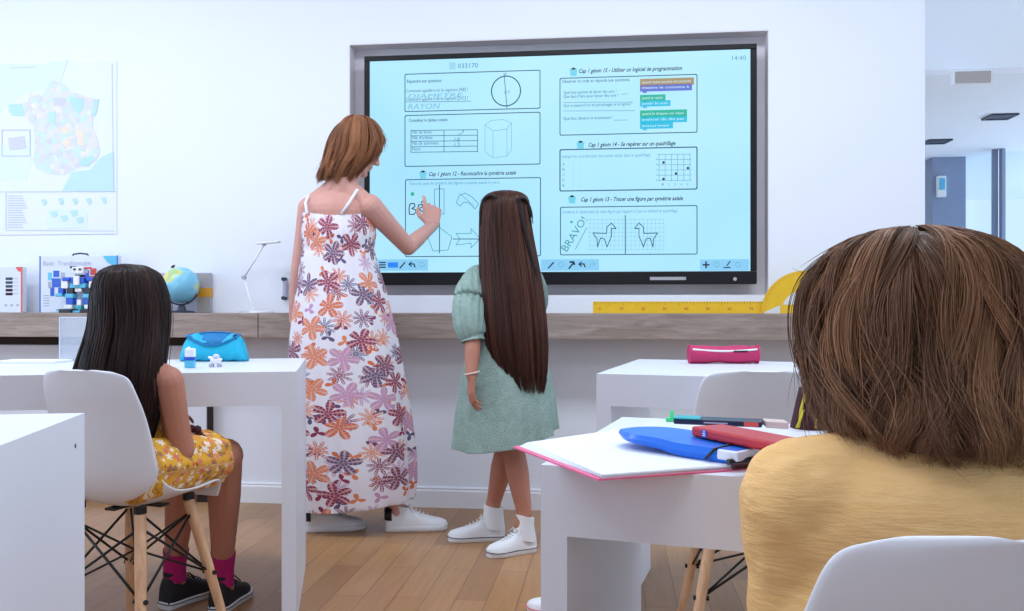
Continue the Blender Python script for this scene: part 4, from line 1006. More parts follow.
def head(k, c, fw, up, sc=1.0):
    """adds a head with face; returns eye centres. c: skull centre"""
    fw = Vector(fw).normalized(); up = (Vector(up)-fw*Vector(up).dot(fw)).normalized(); s = fw.cross(up)
    R = Matrix((s, fw, up)).transposed(); c = Vector(c)
    def P(x, y, z): return c+R @ (Vector((x, y, z))*sc)
    k.ell(P(0, -0.012, 0.028), (0.075*sc, 0.094*sc, 0.086*sc), R)
    k.ell(P(0, 0.030, -0.030), (0.060*sc, 0.060*sc, 0.082*sc), R)
    k.cap(P(-0.028, 0.045, -0.078), P(0.028, 0.045, -0.078), 0.026*sc, 0.026*sc); k.ell(P(0, 0.070, -0.090), (0.02*sc, 0.018*sc, 0.016*sc), R)
    for q in (-1, 1): k.cap(P(q*0.055, 0.0, -0.045), P(q*0.03, 0.05, -0.085), 0.020*sc, 0.018*sc); k.ell(P(q*0.040, 0.062, -0.030), (0.022*sc, 0.022*sc, 0.022*sc), R); k.ell(P(q*0.078, -0.002, -0.012), (0.009*sc, 0.018*sc, 0.030*sc), R); k.cap(P(q*0.012, 0.083, 0.026), P(q*0.045, 0.068, 0.024), 0.010*sc, 0.008*sc)
    k.cap(P(0, 0.088, 0.012), P(0, 0.108, -0.022), 0.008*sc, 0.011*sc); 
    for q in (-1, 1): k.ell(P(q*0.010, 0.098, -0.027), (0.008*sc, 0.010*sc, 0.007*sc), R)
    k.cap(P(-0.018, 0.084, -0.052), P(0.018, 0.084, -0.052), 0.008*sc, 0.008*sc); k.cap(P(-0.014, 0.082, -0.064), P(0.014, 0.082, -0.064), 0.009*sc, 0.009*sc)
    return [P(q*0.031, 0.077, 0.004) for q in (-1, 1)], R, P
def eyes(E_, R, P, sc, par):
    for e in E_:
        k = MB(FRAME); k.ell(e, (0.0125*sc, 0.0125*sc, 0.0125*sc), R); ob = k.build('eye', M['eye'], par, smooth=True)
        k = MB(FRAME); k.ell(e+R @ Vector((0, 0.0095*sc, 0)), (0.006*sc, 0.004*sc, 0.006*sc), R); k.build('iris', M['iris'], ob, smooth=True)
def shoe(par, heel, toe_dir, L, W, H, top_mat, sole_mat, name='shoe', hightop=0.0, tab=None, pitch=0, sole_h=0.022, lace_mat=None, stripe=None):
    """heel: ground point at back of heel (camera frame); built in its own local frame then placed"""
    td = Vector((toe_dir[0], toe_dir[1], 0)).normalized(); sd = Vector((td.y, -td.x, 0)); h = Vector(heel)
    Rm = Matrix((td, sd, Vector((0, 0, 1)))).transposed()
    T_ = FRAME @ Matrix.Translation(h) @ Rm.to_4x4() @ Matrix.Rotation(-pitch, 4, 'Y')
    def outline(s):
        pts = []
        for (x, wl, wr) in ((0, .0, .0), (.012, .24, .24), (.06, .36, .36), (.2, .38, .40), (.4, .36, .40), (.6, .42, .48), (.75, .46, .50), (.88, .38, .42), (.96, .22, .26), (1, 0, 0)): pts.append((x, wl, wr))
        A_ = interp(pts, 30); l = [(x*L, -wl*W*s) for x, wl, _ in A_]; r = [(x*L, wr*W*s) for x, _, wr in A_][::-1]
        return l+r[1:-1]
    k = MB(T_); rg = []
    for z, s in ((0.0, 0.90), (0.004, 1.0), (sole_h*0.8, 1.02), (sole_h, 0.98)): rg.append([((x-L/2)*(0.97+0.03*s)+L/2, y*s, z+max(0, (x/L-0.8))**2*0.25*L) for x, y in outline(1.0)])
    k.loft(rg, capa=True, capb=True); ob = k.build(name+'_sole' if False else 'sole', sole_mat, par, smooth=True, angle=50)
    secs = [(0.01, .26, .62), (0.06, .36, 1.0), (.16, .37, .98), (.28, .37, .90), (.40, .38, .80), (.52, .41, .64), (.66, .46, .48), (.80, .43, .38), (.90, .33, .30), (.965, .18, .2), (.99, .06, .08)]
    S2 = interp(secs, 30); rings = []
    for (x, wd, hh) in S2:
        row = []
        for i in range(21):
            t = math.pi*i/20; cs_, sn = math.cos(t), math.sin(t)
            row.append((x*L, wd*W*0.98*math.copysign(abs(cs_)**0.75, cs_), sole_h*0.8+max(0, (x-.8))**2*0.25*L+(hh*H)*abs(sn)**0.8))
        rings.append(row)
    k = MB(T_); k.loft(rings, closed=False, capa=True, capb=True)
    if hightop:
        rg = []
        for z, s in ((H*0.45, 1.12), (H*0.8, 1.08), (H+hightop*0.5, 0.96), (H+hightop, 0.98), (H+hightop, 0.86)):
            rg.append([(L*0.20+L*0.178*s*math.cos(i*math.pi/12)+(0.0), W*0.40*s*math.sin(i*math.pi/12), z+sole_h*0.5+0.008*math.cos(i*math.pi/12)) for i in range(24)])
        k.loft(rg, capb=True)
    else:
        rg = []
        for z, s in ((H*0.7, 0.8), (H*0.98, 0.92), (H+0.006, 0.95), (H+0.006, 0.80), (H*0.9, 0.7)):
            rg.append([(L*0.21+L*0.19*s*math.cos(i*math.pi/12), W*0.37*s*math.sin(i*math.pi/12), z+sole_h*0.6-0.012*math.cos(i*math.pi/12)) for i in range(24)])
        k.loft(rg, capb=True)
    k.build('shoe_upper', top_mat, par, smooth=True, angle=70)
    k = MB(T_)
    for i in range(5):
        x = L*(0.42+0.06*i); z = sole_h*0.8+H*(0.80-0.085*i)+0.004
        k.tube([(x, -W*0.17, z-0.006), (x+0.004, 0, z+0.003), (x, W*0.17, z-0.006)], 0.0022, 6)
    k.tube([(L*0.42, 0, sole_h*0.8+H*.8+0.006), (L*0.38, -0.02, sole_h+H*.84+.006), (L*0.44, -0.035, sole_h+H*.66)], 0.0022, 6)
    k.tube([(L*0.42, 0, sole_h*0.8+H*.8+0.006), (L*0.40, 0.02, sole_h+H*.84+.006), (L*0.45, 0.035, sole_h+H*.66)], 0.0022, 6)
    k.build('laces', lace_mat or M['rub'], par, smooth=True)
    if tab:
        rg = []
        for z in (sole_h+H*0.30, sole_h+H*0.5, sole_h+H*0.86):
            rg.append([(L*0.19-L*0.19*math.cos(a_)*(1.0 if z > sole_h+H*.4 else .98)-0.002, W*0.40*math.copysign(abs(math.sin(a_))**0.6, math.sin(a_)), z) for a_ in [math.radians(-66+i*132/24) for i in range(25)]])
        k = MB(T_); k.loft(rg, closed=False); k.build('heel_tab', tab, par, smooth=True, solid=0.005)
    if stripe:
        k = MB(T_); o_ = outline(1.035); k.tube([((x-L/2)*1.02+L/2, y, sole_h*0.72+max(0, (x/L-0.8))**2*0.25*L) for x, y in o_], 0.0016, 5, closed=True); k.build('sole_stripe', stripe, par)
    return T_
def garment(name, rows, mt, par, n=120, m=90, folds=None, uvs=True, cap=False, solid=0.0, edge=None):
    """rows: (x,y,z,rx,ry) in camera frame. folds(v, phi) -> radial factor; edge(phi) -> extra z at the hem"""
    R_ = interp(rows, m); rings = []; uv = []; acc = 0; prev = None
    for j, (x, y, z, rx, ry) in enumerate(R_):
        v = j/(m-1)
        if prev is not None: acc += math.dist((x, y, z), prev)
        prev = (x, y, z); row = []
        for i in range(n):
            ph = 2*math.pi*i/n; f = 1+(folds(v, ph) if folds else 0)
            row.append(Vector((x+rx*f*math.cos(ph), y+ry*f*math.sin(ph), z+(edge(ph)*v**6 if edge else 0))))
            uv.append((abs(((ph+math.pi*0.5) % (2*math.pi))-math.pi)*0.15, acc) if False else (ph*0.165, acc))
        rings.append(row)
    k = MB(FRAME); k.loft(rings, uvs=uv, capa=cap)
    return k.build(name, mt, par, smooth=True, solid=solid)

# ---- teacher --------------------------------------------------
def teacher():
    Y = 3.6; base = FRAME @ Vector(((356-512)/F*Y, Y, 0))
    T = thing('person', (base.x, base.y, 0), A, 'woman in long white floral strap dress writing on the interactive screen', 'person')
    q = lambda px, py, dy=0.0: Q(px, py, Y+dy)
    k = MB(FRAME)
    hc = q(357, 147, 0.02)
    fw = Vector((0.85, 0.48, -0.42))
    E_, R, P = head(k, hc, fw, Vector((0.25, 0.1, 1)), 0.98)
    neck0 = q(342, 190, 0.0); k.cap(neck0, q(351, 163, 0.01), 0.056, 0.052)
    # trunk
    shl, shr = q(315, 203, 0.02), q(362, 203, -0.01)
    k.cap(q(313, 204, 0.02), q(340, 186, 0.0), 0.040, 0.050); k.cap(q(366, 204, -0.01), q(342, 186, 0.0), 0.042, 0.050)
    k.ell(q(338, 212, 0.01), (0.135, 0.095, 0.095)); k.ell(q(338, 235, 0.02), (0.138, 0.10, 0.13)); k.ell(q(338, 262, 0.02), (0.125, 0.09, 0.12))
    k.ell(q(338, 300, 0.02), (0.150, 0.115, 0.15)); k.ell(q(340, 330, 0.02), (0.165, 0.125, 0.12))
    # right arm reaching the screen
    S_ = q(370, 206, -0.02); El = q(408, 247, 0.12); Wr = q(432, 226, 0.29)
    k.cap(S_, S_.lerp(El, 0.5), 0.050, 0.042); k.cap(S_.lerp(El, 0.5), El, 0.042, 0.036); k.cap(El, El.lerp(Wr, 0.4), 0.036, 0.034); k.cap(El.lerp(Wr, 0.4), Wr, 0.034, 0.0235)
    d = Vector((-0.03, 0.42, 0.86))
    hand(k, Wr, d, Vector((0.25, -0.9, 0.4)), -1, 1.1, (0.35, 1.35, 1.45, 1.5), 0.02)
    # left arm hanging
    S2 = q(309, 208, 0.03); E2 = q(299, 268, 0.05); W2 = q(294, 320, 0.10)
    k.cap(S2, S2.lerp(E2, 0.5), 0.046, 0.038); k.cap(S2.lerp(E2, 0.5), E2, 0.038, 0.033); k.cap(E2, E2.lerp(W2, 0.4), 0.033, 0.031); k.cap(E2.lerp(W2, 0.4), W2, 0.031, 0.022)
    hand(k, W2, Vector((-0.02, 0.15, -1)), Vector((-1, -0.2, 0)), 1, 0.98, (0.35, 0.4, 0.45, 0.5))
    # legs
    for hip, kn, an in ((q(322, 340, 0.0), q(320, 425, 0.0), q(317, 512, 0.0)), (q(360, 340, 0.03), q(380, 425, 0.02), q(396, 508, 0.0))):
        k.cap(hip, kn, 0.085, 0.058); k.cap(kn, kn.lerp(an, 0.35), 0.056, 0.056); k.cap(kn.lerp(an, 0.35), an, 0.056, 0.032); k.cap(an, an+Vector((0.004, 0, -0.045)), 0.032, 0.026)
    remesh(k, 'body', M['skinT'], T, 0.0038, 3)
    eyes(E_, R, P, 0.98, T)
    # dress
    px = [(213, 302, 371, .085), (220, 301.5, 373, .10), (233, 301.5, 374.5, .11), (246, 302, 373, .108), (262, 300, 376, .115), (285, 297.5, 383, .13), (310, 294, 389, .145), (345, 290, 397, .16), (385, 289, 404, .17), (430, 289, 411, .175), (470, 291, 415, .175), (497, 296, 414, .165), (504, 298, 412, .16)]
    rows = [(((l+r)/2-512)/F*Y, Y+0.015, CAMZ-(y-305.5)/F*Y, (r-l)/2/F*Y, ry) for y, l, r, ry in px]
    def folds(v, ph):
        a_ = 0.004+0.035*max(0, v-0.18)
        f = a_*(math.sin(9*ph+2.2*math.sin(v*3))+0.6*math.sin(15*ph+1.3+v*2)+0.4*math.sin(23*ph+v*5))
        if v < 0.30: f += 0.012*math.sin(46*ph)*(1 if v > 0.16 else 0.5)
        f += -0.03*math.exp(-((v-0.27)/0.02)**2)
        return f
    D_ = garment('dress', rows, M['maxi'], T, 200, 140, folds, edge=lambda ph: 0.022*math.cos(ph)*1.0, solid=0.003)
    k = MB(FRAME)
    k.tube([q(307, 214, -0.09), q(305.5, 203, -0.045), q(309, 195, 0.0), q(312, 205, 0.09), q(314, 222, 0.12)], 0.006, 8)
    k.build('shoulder_strap', M['strap'], T, smooth=True); k = MB(FRAME)
    k.tube([q(341.5, 214, -0.083), q(349, 203, -0.088), q(357, 190, -0.042), q(362, 190, 0.0), q(362, 205, 0.09), q(358, 222, 0.12)], 0.0065, 8)
    k.build('shoulder_strap', M['strap'], T, smooth=True)
    # shoes
    g1 = Q(385.5, 531, F*CAMZ/(530-305.5)); g1.z = 0
    shoe(T, Vector((g1.x, 3.60, 0)), (1, 0.10), 0.255, 0.098, 0.085, M['leather'], M['rub'], tab=M['black'])
    shoe(T, Vector(((304-512)/F*3.585, 3.585, 0)), (1, 0.22), 0.250, 0.098, 0.085, M['leather'], M['rub'], tab=M['black'])
    # hair: chin-length bob falling on the shoulders
    rows = [(357, 115.5, 2, .02), (357, 118, 12, .05), (357.5, 124, 19, .082), (356.5, 134, 25, .10), (354.5, 146, 27.5, .106), (350, 158, 26.5, .10), (344.5, 168, 24, .092), (339.5, 177, 21.5, .084), (337, 187, 20, .078)]
    rw = [((c-512)/F*Y, Y+0.015, CAMZ-(y-305.5)/F*Y, rx/F*Y, ry) for c, y, rx, ry in rows]
    def allow(ph):
        a_ = (ph+math.pi) % (2*math.pi)-math.pi     # 0 = +x (screen side)
        dd = abs(a_-0.62)
        return 0.50 if dd < 0.85 else (0.50+(dd-0.85)*2.0 if dd < 1.10 else 1.0)
    hair('hair', rw, 3600, T, M['hairT'], FRAME, 0.0011, 18, (0.88, 1.03), (0.0, 0.30), (0.88, 1.02), 0.0045, 0.10, allow, 46, 0.88, 0.03, 0.05, tips=0.14, cw=0.03)
    return T
teacher()

# ---- standing girl ----------------------------------------------
def girl():
    Y = 3.33
    base = FRAME @ Vector(((508-512)/F*Y, Y, 0))
    T = thing('person', (base.x, base.y, 0), A, 'standing girl with very long dark hair in sage green puff-sleeve dress', 'person')
    q = lambda px, py, dy=0.0: Q(px, py, Y+dy)
    k = MB(FRAME)
    E_, R, P = head(k, q(506, 224, 0.02), Vector((-0.35, 0.95, 0.08)), Vector((0, 0, 1)), 0.90)
    k.cap(q(505, 262, 0), q(505, 243, 0.01), 0.042, 0.040)
    k.cap(q(480, 277, 0), q(530, 277, 0), 0.036, 0.036); k.ell(q(506, 295, 0.01), (0.115, 0.075, 0.12)); k.ell(q(506, 340, 0.01), (0.105, 0.075, 0.13)); k.ell(q(506, 385, 0.01), (0.12, 0.09, 0.10))
    S_ = q(475, 284, 0); El = q(473, 336, -0.09); Wr = q(471.5, 376, -0.135)
    k.cap(S_, El, 0.034, 0.029); k.cap(El, El.lerp(Wr, 0.4), 0.029, 0.030); k.cap(El.lerp(Wr, 0.4), Wr, 0.030, 0.021)
    hand(k, Wr, Vector((-0.02, 0.10, -1)), Vector((-1, -0.35, 0)), 1, 0.78, (0.35, 0.4, 0.45, 0.5))
    S2 = q(531, 284, 0.02); E2 = q(538, 315, 0.14); W2 = q(525, 325, 0.26)
    k.cap(S2, E2, 0.034, 0.028); k.cap(E2, W2, 0.029, 0.021); hand(k, W2, Vector((-0.6, 0.6, 0.3)), Vector((0, 0.3, 0.9)), -1, 0.78, (0.4, 0.4, 0.5, 0.5))
    for hip, kn, an in ((q(492, 400, 0.03), q(506, 450, 0.06), Vector((-0.070, 3.453, 0.155))), (q(516, 400, 0.0), q(514, 452, -0.01), Vector((0.046, 3.286, 0.145)))):
        k.cap(hip, kn, 0.066, 0.044); k.cap(kn, kn.lerp(an, 0.35), 0.043, 0.044); k.cap(kn.lerp(an, 0.35), an, 0.044, 0.029); k.cap(an, an+Vector((-0.01, 0, -0.04)), 0.03, 0.03)
    remesh(k, 'body', M['skinG'], T, 0.0036, 3); eyes(E_, R, P, 0.9, T)
    px = [(262, 494, 518, .045), (270, 482, 534, .075), (280, 477, 541, .085), (300, 476, 541, .09), (322, 474, 541, .095), (345, 469, 543, .105), (375, 462, 549, .12), (405, 457, 554, .135), (430, 454.5, 556.5, .145), (437, 454, 557, .148)]
    rows = [(((l+r)/2-512)/F*Y, Y+0.01, CAMZ-(y-305.5)/F*Y, (r-l)/2/F*Y, ry) for y, l, r, ry in px]
    def folds(v, ph):
        a_ = 0.008+0.05*max(0, v-0.4)
        return a_*(math.sin(8*ph+1.2*math.sin(v*3))+0.5*math.sin(13*ph+1.3)+0.3*math.sin(21*ph))
    garment('dress', rows, M['sage'], T, 180, 100, folds, edge=lambda ph: 0.034*math.cos(ph)+0.0-0.030*max(0, -math.sin(ph)), solid=0.003, cap=True)
    # puff sleeves
    for pts, rr in (([(486, 272, 0), (478, 277, 0), (473, 288, -0.02), (470, 305, -0.05), (470, 322, -0.075), (471.5, 334, -0.085), (472.5, 338, -0.088), (473, 341, -0.09)], (0.03, 0.044, 0.056, 0.061, 0.060, 0.050, 0.040, 0.044)),
                    ([(523, 270, 0), (529, 273, 0.0), (533, 282, 0.03), (536, 293, 0.07), (537, 303, 0.11), (538, 309, 0.13)], (0.03, 0.034, 0.040, 0.042, 0.040, 0.032))):
        K = interp([(*q(*p), r) for p, r in zip(pts, rr)], 34); rings = []
        for j, (x, y, z, r) in enumerate(K):
            i0, i1 = max(0, j-1), min(33, j+1); dd = Vector(K[i1][:3])-Vector(K[i0][:3]); dd, a_, b_ = basis(dd)
            v = j/33; g = 0.05*math.sin(v*math.pi)+0.035
            rings.append([Vector((x, y, z))+(a_*math.cos(t)+b_*math.sin(t))*r*(1+g*math.sin(14*t+v*2)*0.8+0.03*math.sin(5*t)) for t in [2*math.pi*i/72 for i in range(72)]])
        m_ = MB(FRAME); m_.loft(rings, capa=True); m_.build('puff_sleeve', M['sage'], T, smooth=True, solid=0.003)
    m_ = MB(FRAME); w_ = q(472, 373, -0.132); m_.tube([w_+Vector((0.026*math.cos(t), 0.024*math.sin(t), 0.006*math.cos(t))) for t in [2*math.pi*i/28 for i in range(28)]], 0.0035, 8, closed=True); m_.build('bracelet', M['cream'], T, smooth=True)
    # shoes
    st = M['red2']
    shoe(T, Vector(((505-512)/F*3.48, 3.46, 0.0)), (-1, -0.12), 0.225, 0.085, 0.075, M['wcan'], M['rub'], hightop=0.045, stripe=M['navy'], sole_h=0.026)
    shoe(T, Vector(((533-512)/F*3.30+0.005, 3.305, 0.0)), (-1.0, -0.55), 0.20, 0.085, 0.072, M['wcan'], M['rub'], hightop=0.05, stripe=M['navy'], sole_h=0.026)
    rows = [(506, 191.5, 2, .02), (506, 193.5, 15, .05), (505.5, 200, 22.5, .080), (505, 214, 24.5, .092), (506, 232, 26, .092), (508, 255, 28, .085), (511, 285, 30, .080), (514, 320, 31.5, .078), (517, 350, 30, .072), (521, 375, 25, .062), (525, 392, 19, .05)]
    rw = [((c-512)/F*Y, Y-0.005-0.05*min(1, max(0, (y-240)/60)), CAMZ-(y-305.5)/F*Y, rx/F*Y, ry) for c, y, rx, ry in rows]
    def allow(ph):
        a_ = abs((ph-1.95+math.pi) % (2*math.pi)-math.pi)
        return 0.25 if a_ < 0.9 else 1.0
    hair('hair', rw, 4200, T, M['hairG'], FRAME, 0.0012, 22, (0.90, 1.03), (0.0, 0.16), (0.86, 1.02), 0.0025, 0.02, allow, 40, 0.90, 0.01, 0.015)
    # twisted front sections pinned at the crown
    for pts in ([(482, 226), (481.5, 212), (484, 202), (490, 195.5), (496, 199), (497, 212), (496, 240), (495, 290)], [(531, 224), (530, 212), (527, 204), (522.5, 198), (518, 202), (521, 216), (527, 240), (536, 280), (543, 320), (546, 345)]):
        m_ = MB(FRAME); P_ = interp([(*q(x, y, -0.075 if i > 2 else -0.04),) for i, (x, y) in enumerate(pts)], 30)
        for s_ in range(10):
            oo = Vector((math.cos(s_*.63)*0.008, math.sin(s_*.63)*0.006, 0)); m_.tube([Vector(p)+rotz(oo, j*0.25) for j, p in enumerate(P_)], [0.0055*min(1, (j+0.3)/8)*min(1, (29.6-j)/14) for j in range(30)], 6)
        ob = m_.build('twisted_lock', M['hairG'], T, smooth=True)
    return T
girl()

# ---- seated girl --------------------------------------------------
def seated():
    Y = 2.25
    base = FRAME @ Vector((-0.95, 2.28, 0))
    T = thing('person', (base.x, base.y, 0), A, 'seated girl with long dark hair, mustard floral dress and magenta socks', 'person')
    q = lambda px, py, dy=0.0: Q(px, py, Y+dy)
    k = MB(FRAME)
    E_, R, P = head(k, q(125, 306, 0.03), Vector((0.35, 0.93, -0.15)), Vector((0, 0, 1)), 0.90)
    k.cap(q(125, 358, 0), q(125, 335, 0.01), 0.042, 0.040)
    k.cap(q(92, 377, 0.03), q(124, 362, 0), 0.036, 0.042); k.cap(q(165, 379, -0.02), q(126, 362, 0), 0.037, 0.042)
    k.ell(q(127, 395, 0.03), (0.112, 0.078, 0.10)); k.ell(q(129, 430, 0.04), (0.105, 0.078, 0.11)); k.ell(q(134, 468, 0.05), (0.105, 0.10, 0.07))
    S_ = q(168, 381, -0.02); El = q(182, 451, 0.02); Wr = Vector((-0.885, 2.44, 0.56))
    k.cap(S_, S_.lerp(El, .5), 0.039, 0.033); k.cap(S_.lerp(El, .5), El, 0.033, 0.030); k.cap(El, Wr, 0.030, 0.022)
    hand(k, Wr, Vector((-0.4, 0.8, -0.1)), Vector((0.1, 0, 1)), -1, 0.78, (0.35, 0.4, 0.45, 0.5))
    S2 = q(88, 381, 0.03); E2 = Vector((-1.11, 2.34, 0.60)); W2 = Vector((-1.02, 2.52, 0.60))
    k.cap(S2, E2, 0.037, 0.030); k.cap(E2, W2, 0.030, 0.022); hand(k, W2, Vector((0.3, 0.9, 0)), Vector((0, 0, 1)), 1, 0.78, (0.35, 0.4, 0.45, 0.5))
    # legs
    hipR = Vector((-0.91, 2.27, 0.505)); knR = Vector((-0.825, 2.53, 0.487)); anR = Vector((-0.875, 2.66, 0.125))
    hipL = Vector((-1.00, 2.33, 0.505)); knL = Vector((-0.955, 2.57, 0.49)); anL = Vector((-1.035, 2.70, 0.125))
    for h_, k_, a_ in ((hipR, knR, anR), (hipL, knL, anL)):
        k.cap(h_, k_, 0.068, 0.052); k.cap(k_, k_.lerp(a_, 0.35), 0.049, 0.047); k.cap(k_.lerp(a_, 0.35), a_, 0.047, 0.030); k.cap(a_, a_+Vector((0, 0.01, -0.06)), 0.031, 0.032)
    remesh(k, 'body', M['skinG'], T, 0.0036, 3); eyes(E_, R, P, 0.9, T)
    # socks
    for a_, k_ in ((anR, knR), (anL, knL)):
        d = (k_-a_).normalized(); m_ = MB(FRAME)
        m_.tube([a_-Vector((0, 0, 0.05)), a_, a_+d*0.03, a_+d*0.055], [0.034, 0.0335, 0.036, 0.038], 20); m_.build('sock', M['socks'], T, smooth=True, angle=60)
    for a_, td in ((anR, (0.12, 1)), (anL, (0.55, 1))):
        t_d = Vector((td[0], td[1], 0)).normalized(); h_ = Vector((a_.x, a_.y, 0))-t_d*0.043
        shoe(T, h_, td, 0.205, 0.088, 0.078, M['shoeb'], M['rub'], lace_mat=M['scr'], sole_h=0.022, stripe=M['black'])
    # dress: bodice and skirt over the lap
    px = [(392, 91, 163, .088), (400, 90, 165, .090), (425, 91, 166, .090), (448, 93, 168, .10), (462, 99, 168, .095), (472, 106, 160, .08)]
    rows = [(((l+r)/2-512)/F*2.28, 2.29, CAMZ-(y-305.5)/F*2.28, (r-l)/2/F*2.28, ry) for y, l, r, ry in px]
    garment('bodice', rows, M['mustard'], T, 100, 60, lambda v, ph: 0.012*math.sin(11*ph+v*4), solid=0.003)
    rows = []
    for h_, k_ in ((hipR, knR), (hipL, knL)):
        d = (k_-h_).normalized(); dd, a_, b_ = basis(d); rings = []; uv = []
        for j in range(40):
            v = j/39; c = h_.lerp(k_, -0.35+1.08*v); r = (0.080 if h_ is hipR else 0.066)-0.004*v; zmin_ = 0.428 if h_ is hipR else 0.45
            row = []
            for i in range(64):
                t = 2*math.pi*i/64; f = 1+0.035*math.sin(7*t+3*v)+0.02*math.sin(12*t); p = c+(a_*math.cos(t)*1.08+b_*math.sin(t))*r*f
                p.z = max(p.z, zmin_); row.append(p); uv.append((t*0.08, v*0.25))
            rings.append(row)
        m_ = MB(FRAME); m_.loft(rings, uvs=uv, capa=True); m_.build('skirt', M['mustard'], T, smooth=True, solid=0.003)
    m_ = MB(FRAME); m_.tube([q(108, 395, -0.06), q(105, 375, -0.03), q(103, 364, 0.0), q(103, 375, 0.06)], 0.003, 6); m_.build('shoulder_strap', M['scr'], T, smooth=True); m_ = MB(FRAME); m_.tube([q(155, 398, -0.075), q(154, 380, -0.06), q(150, 367, -0.02), q(150, 372, 0.05)], 0.003, 6); m_.build('shoulder_strap', M['scr'], T, smooth=True)
    w_ = Wr-(Wr-El).normalized()*0.06; d, a_, b_ = basis(Wr-El); m_ = MB(FRAME)
    rg = [w_+(a_*math.cos(t)+b_*math.sin(t))*(0.034+0.004*math.sin(t*9)) for t in [2*math.pi*i/72 for i in range(72)]]
    m_.tube(rg, [0.009+0.003*math.sin(i*1.3) for i in range(72)], 8, closed=True); m_.build('scrunchie', M['scr'], T, smooth=True)
    rows = [(126, 264.5, 2, .02), (126, 267, 17, .05), (126.5, 275, 28.5, .082), (127, 290, 34.5, .094), (128, 308, 37.5, .095), (128, 330, 38.5, .090), (126, 355, 41, .082), (123, 380, 43.5, .072), (121, 405, 43, .062), (121, 430, 38, .05), (121, 450, 30, .04)]
    rw = [((c-512)/F*Y, Y+0.015-0.045*min(1, max(0, (y-320)/50)), CAMZ-(y-305.5)/F*Y, rx/F*Y, ry) for c, y, rx, ry in rows]
    def allow(ph):
        a2 = abs((ph-1.2+math.pi) % (2*math.pi)-math.pi)
        return 0.28 if a2 < 0.85 else 1.0
    hair('hair', rw, 4400, T, M['hairK'], FRAME, 0.0009, 22, (0.90, 1.03), (0.0, 0.18), (0.84, 1.02), 0.002, 0.02, allow, 44, 0.90, 0.01, 0.015)
    return T
seated()

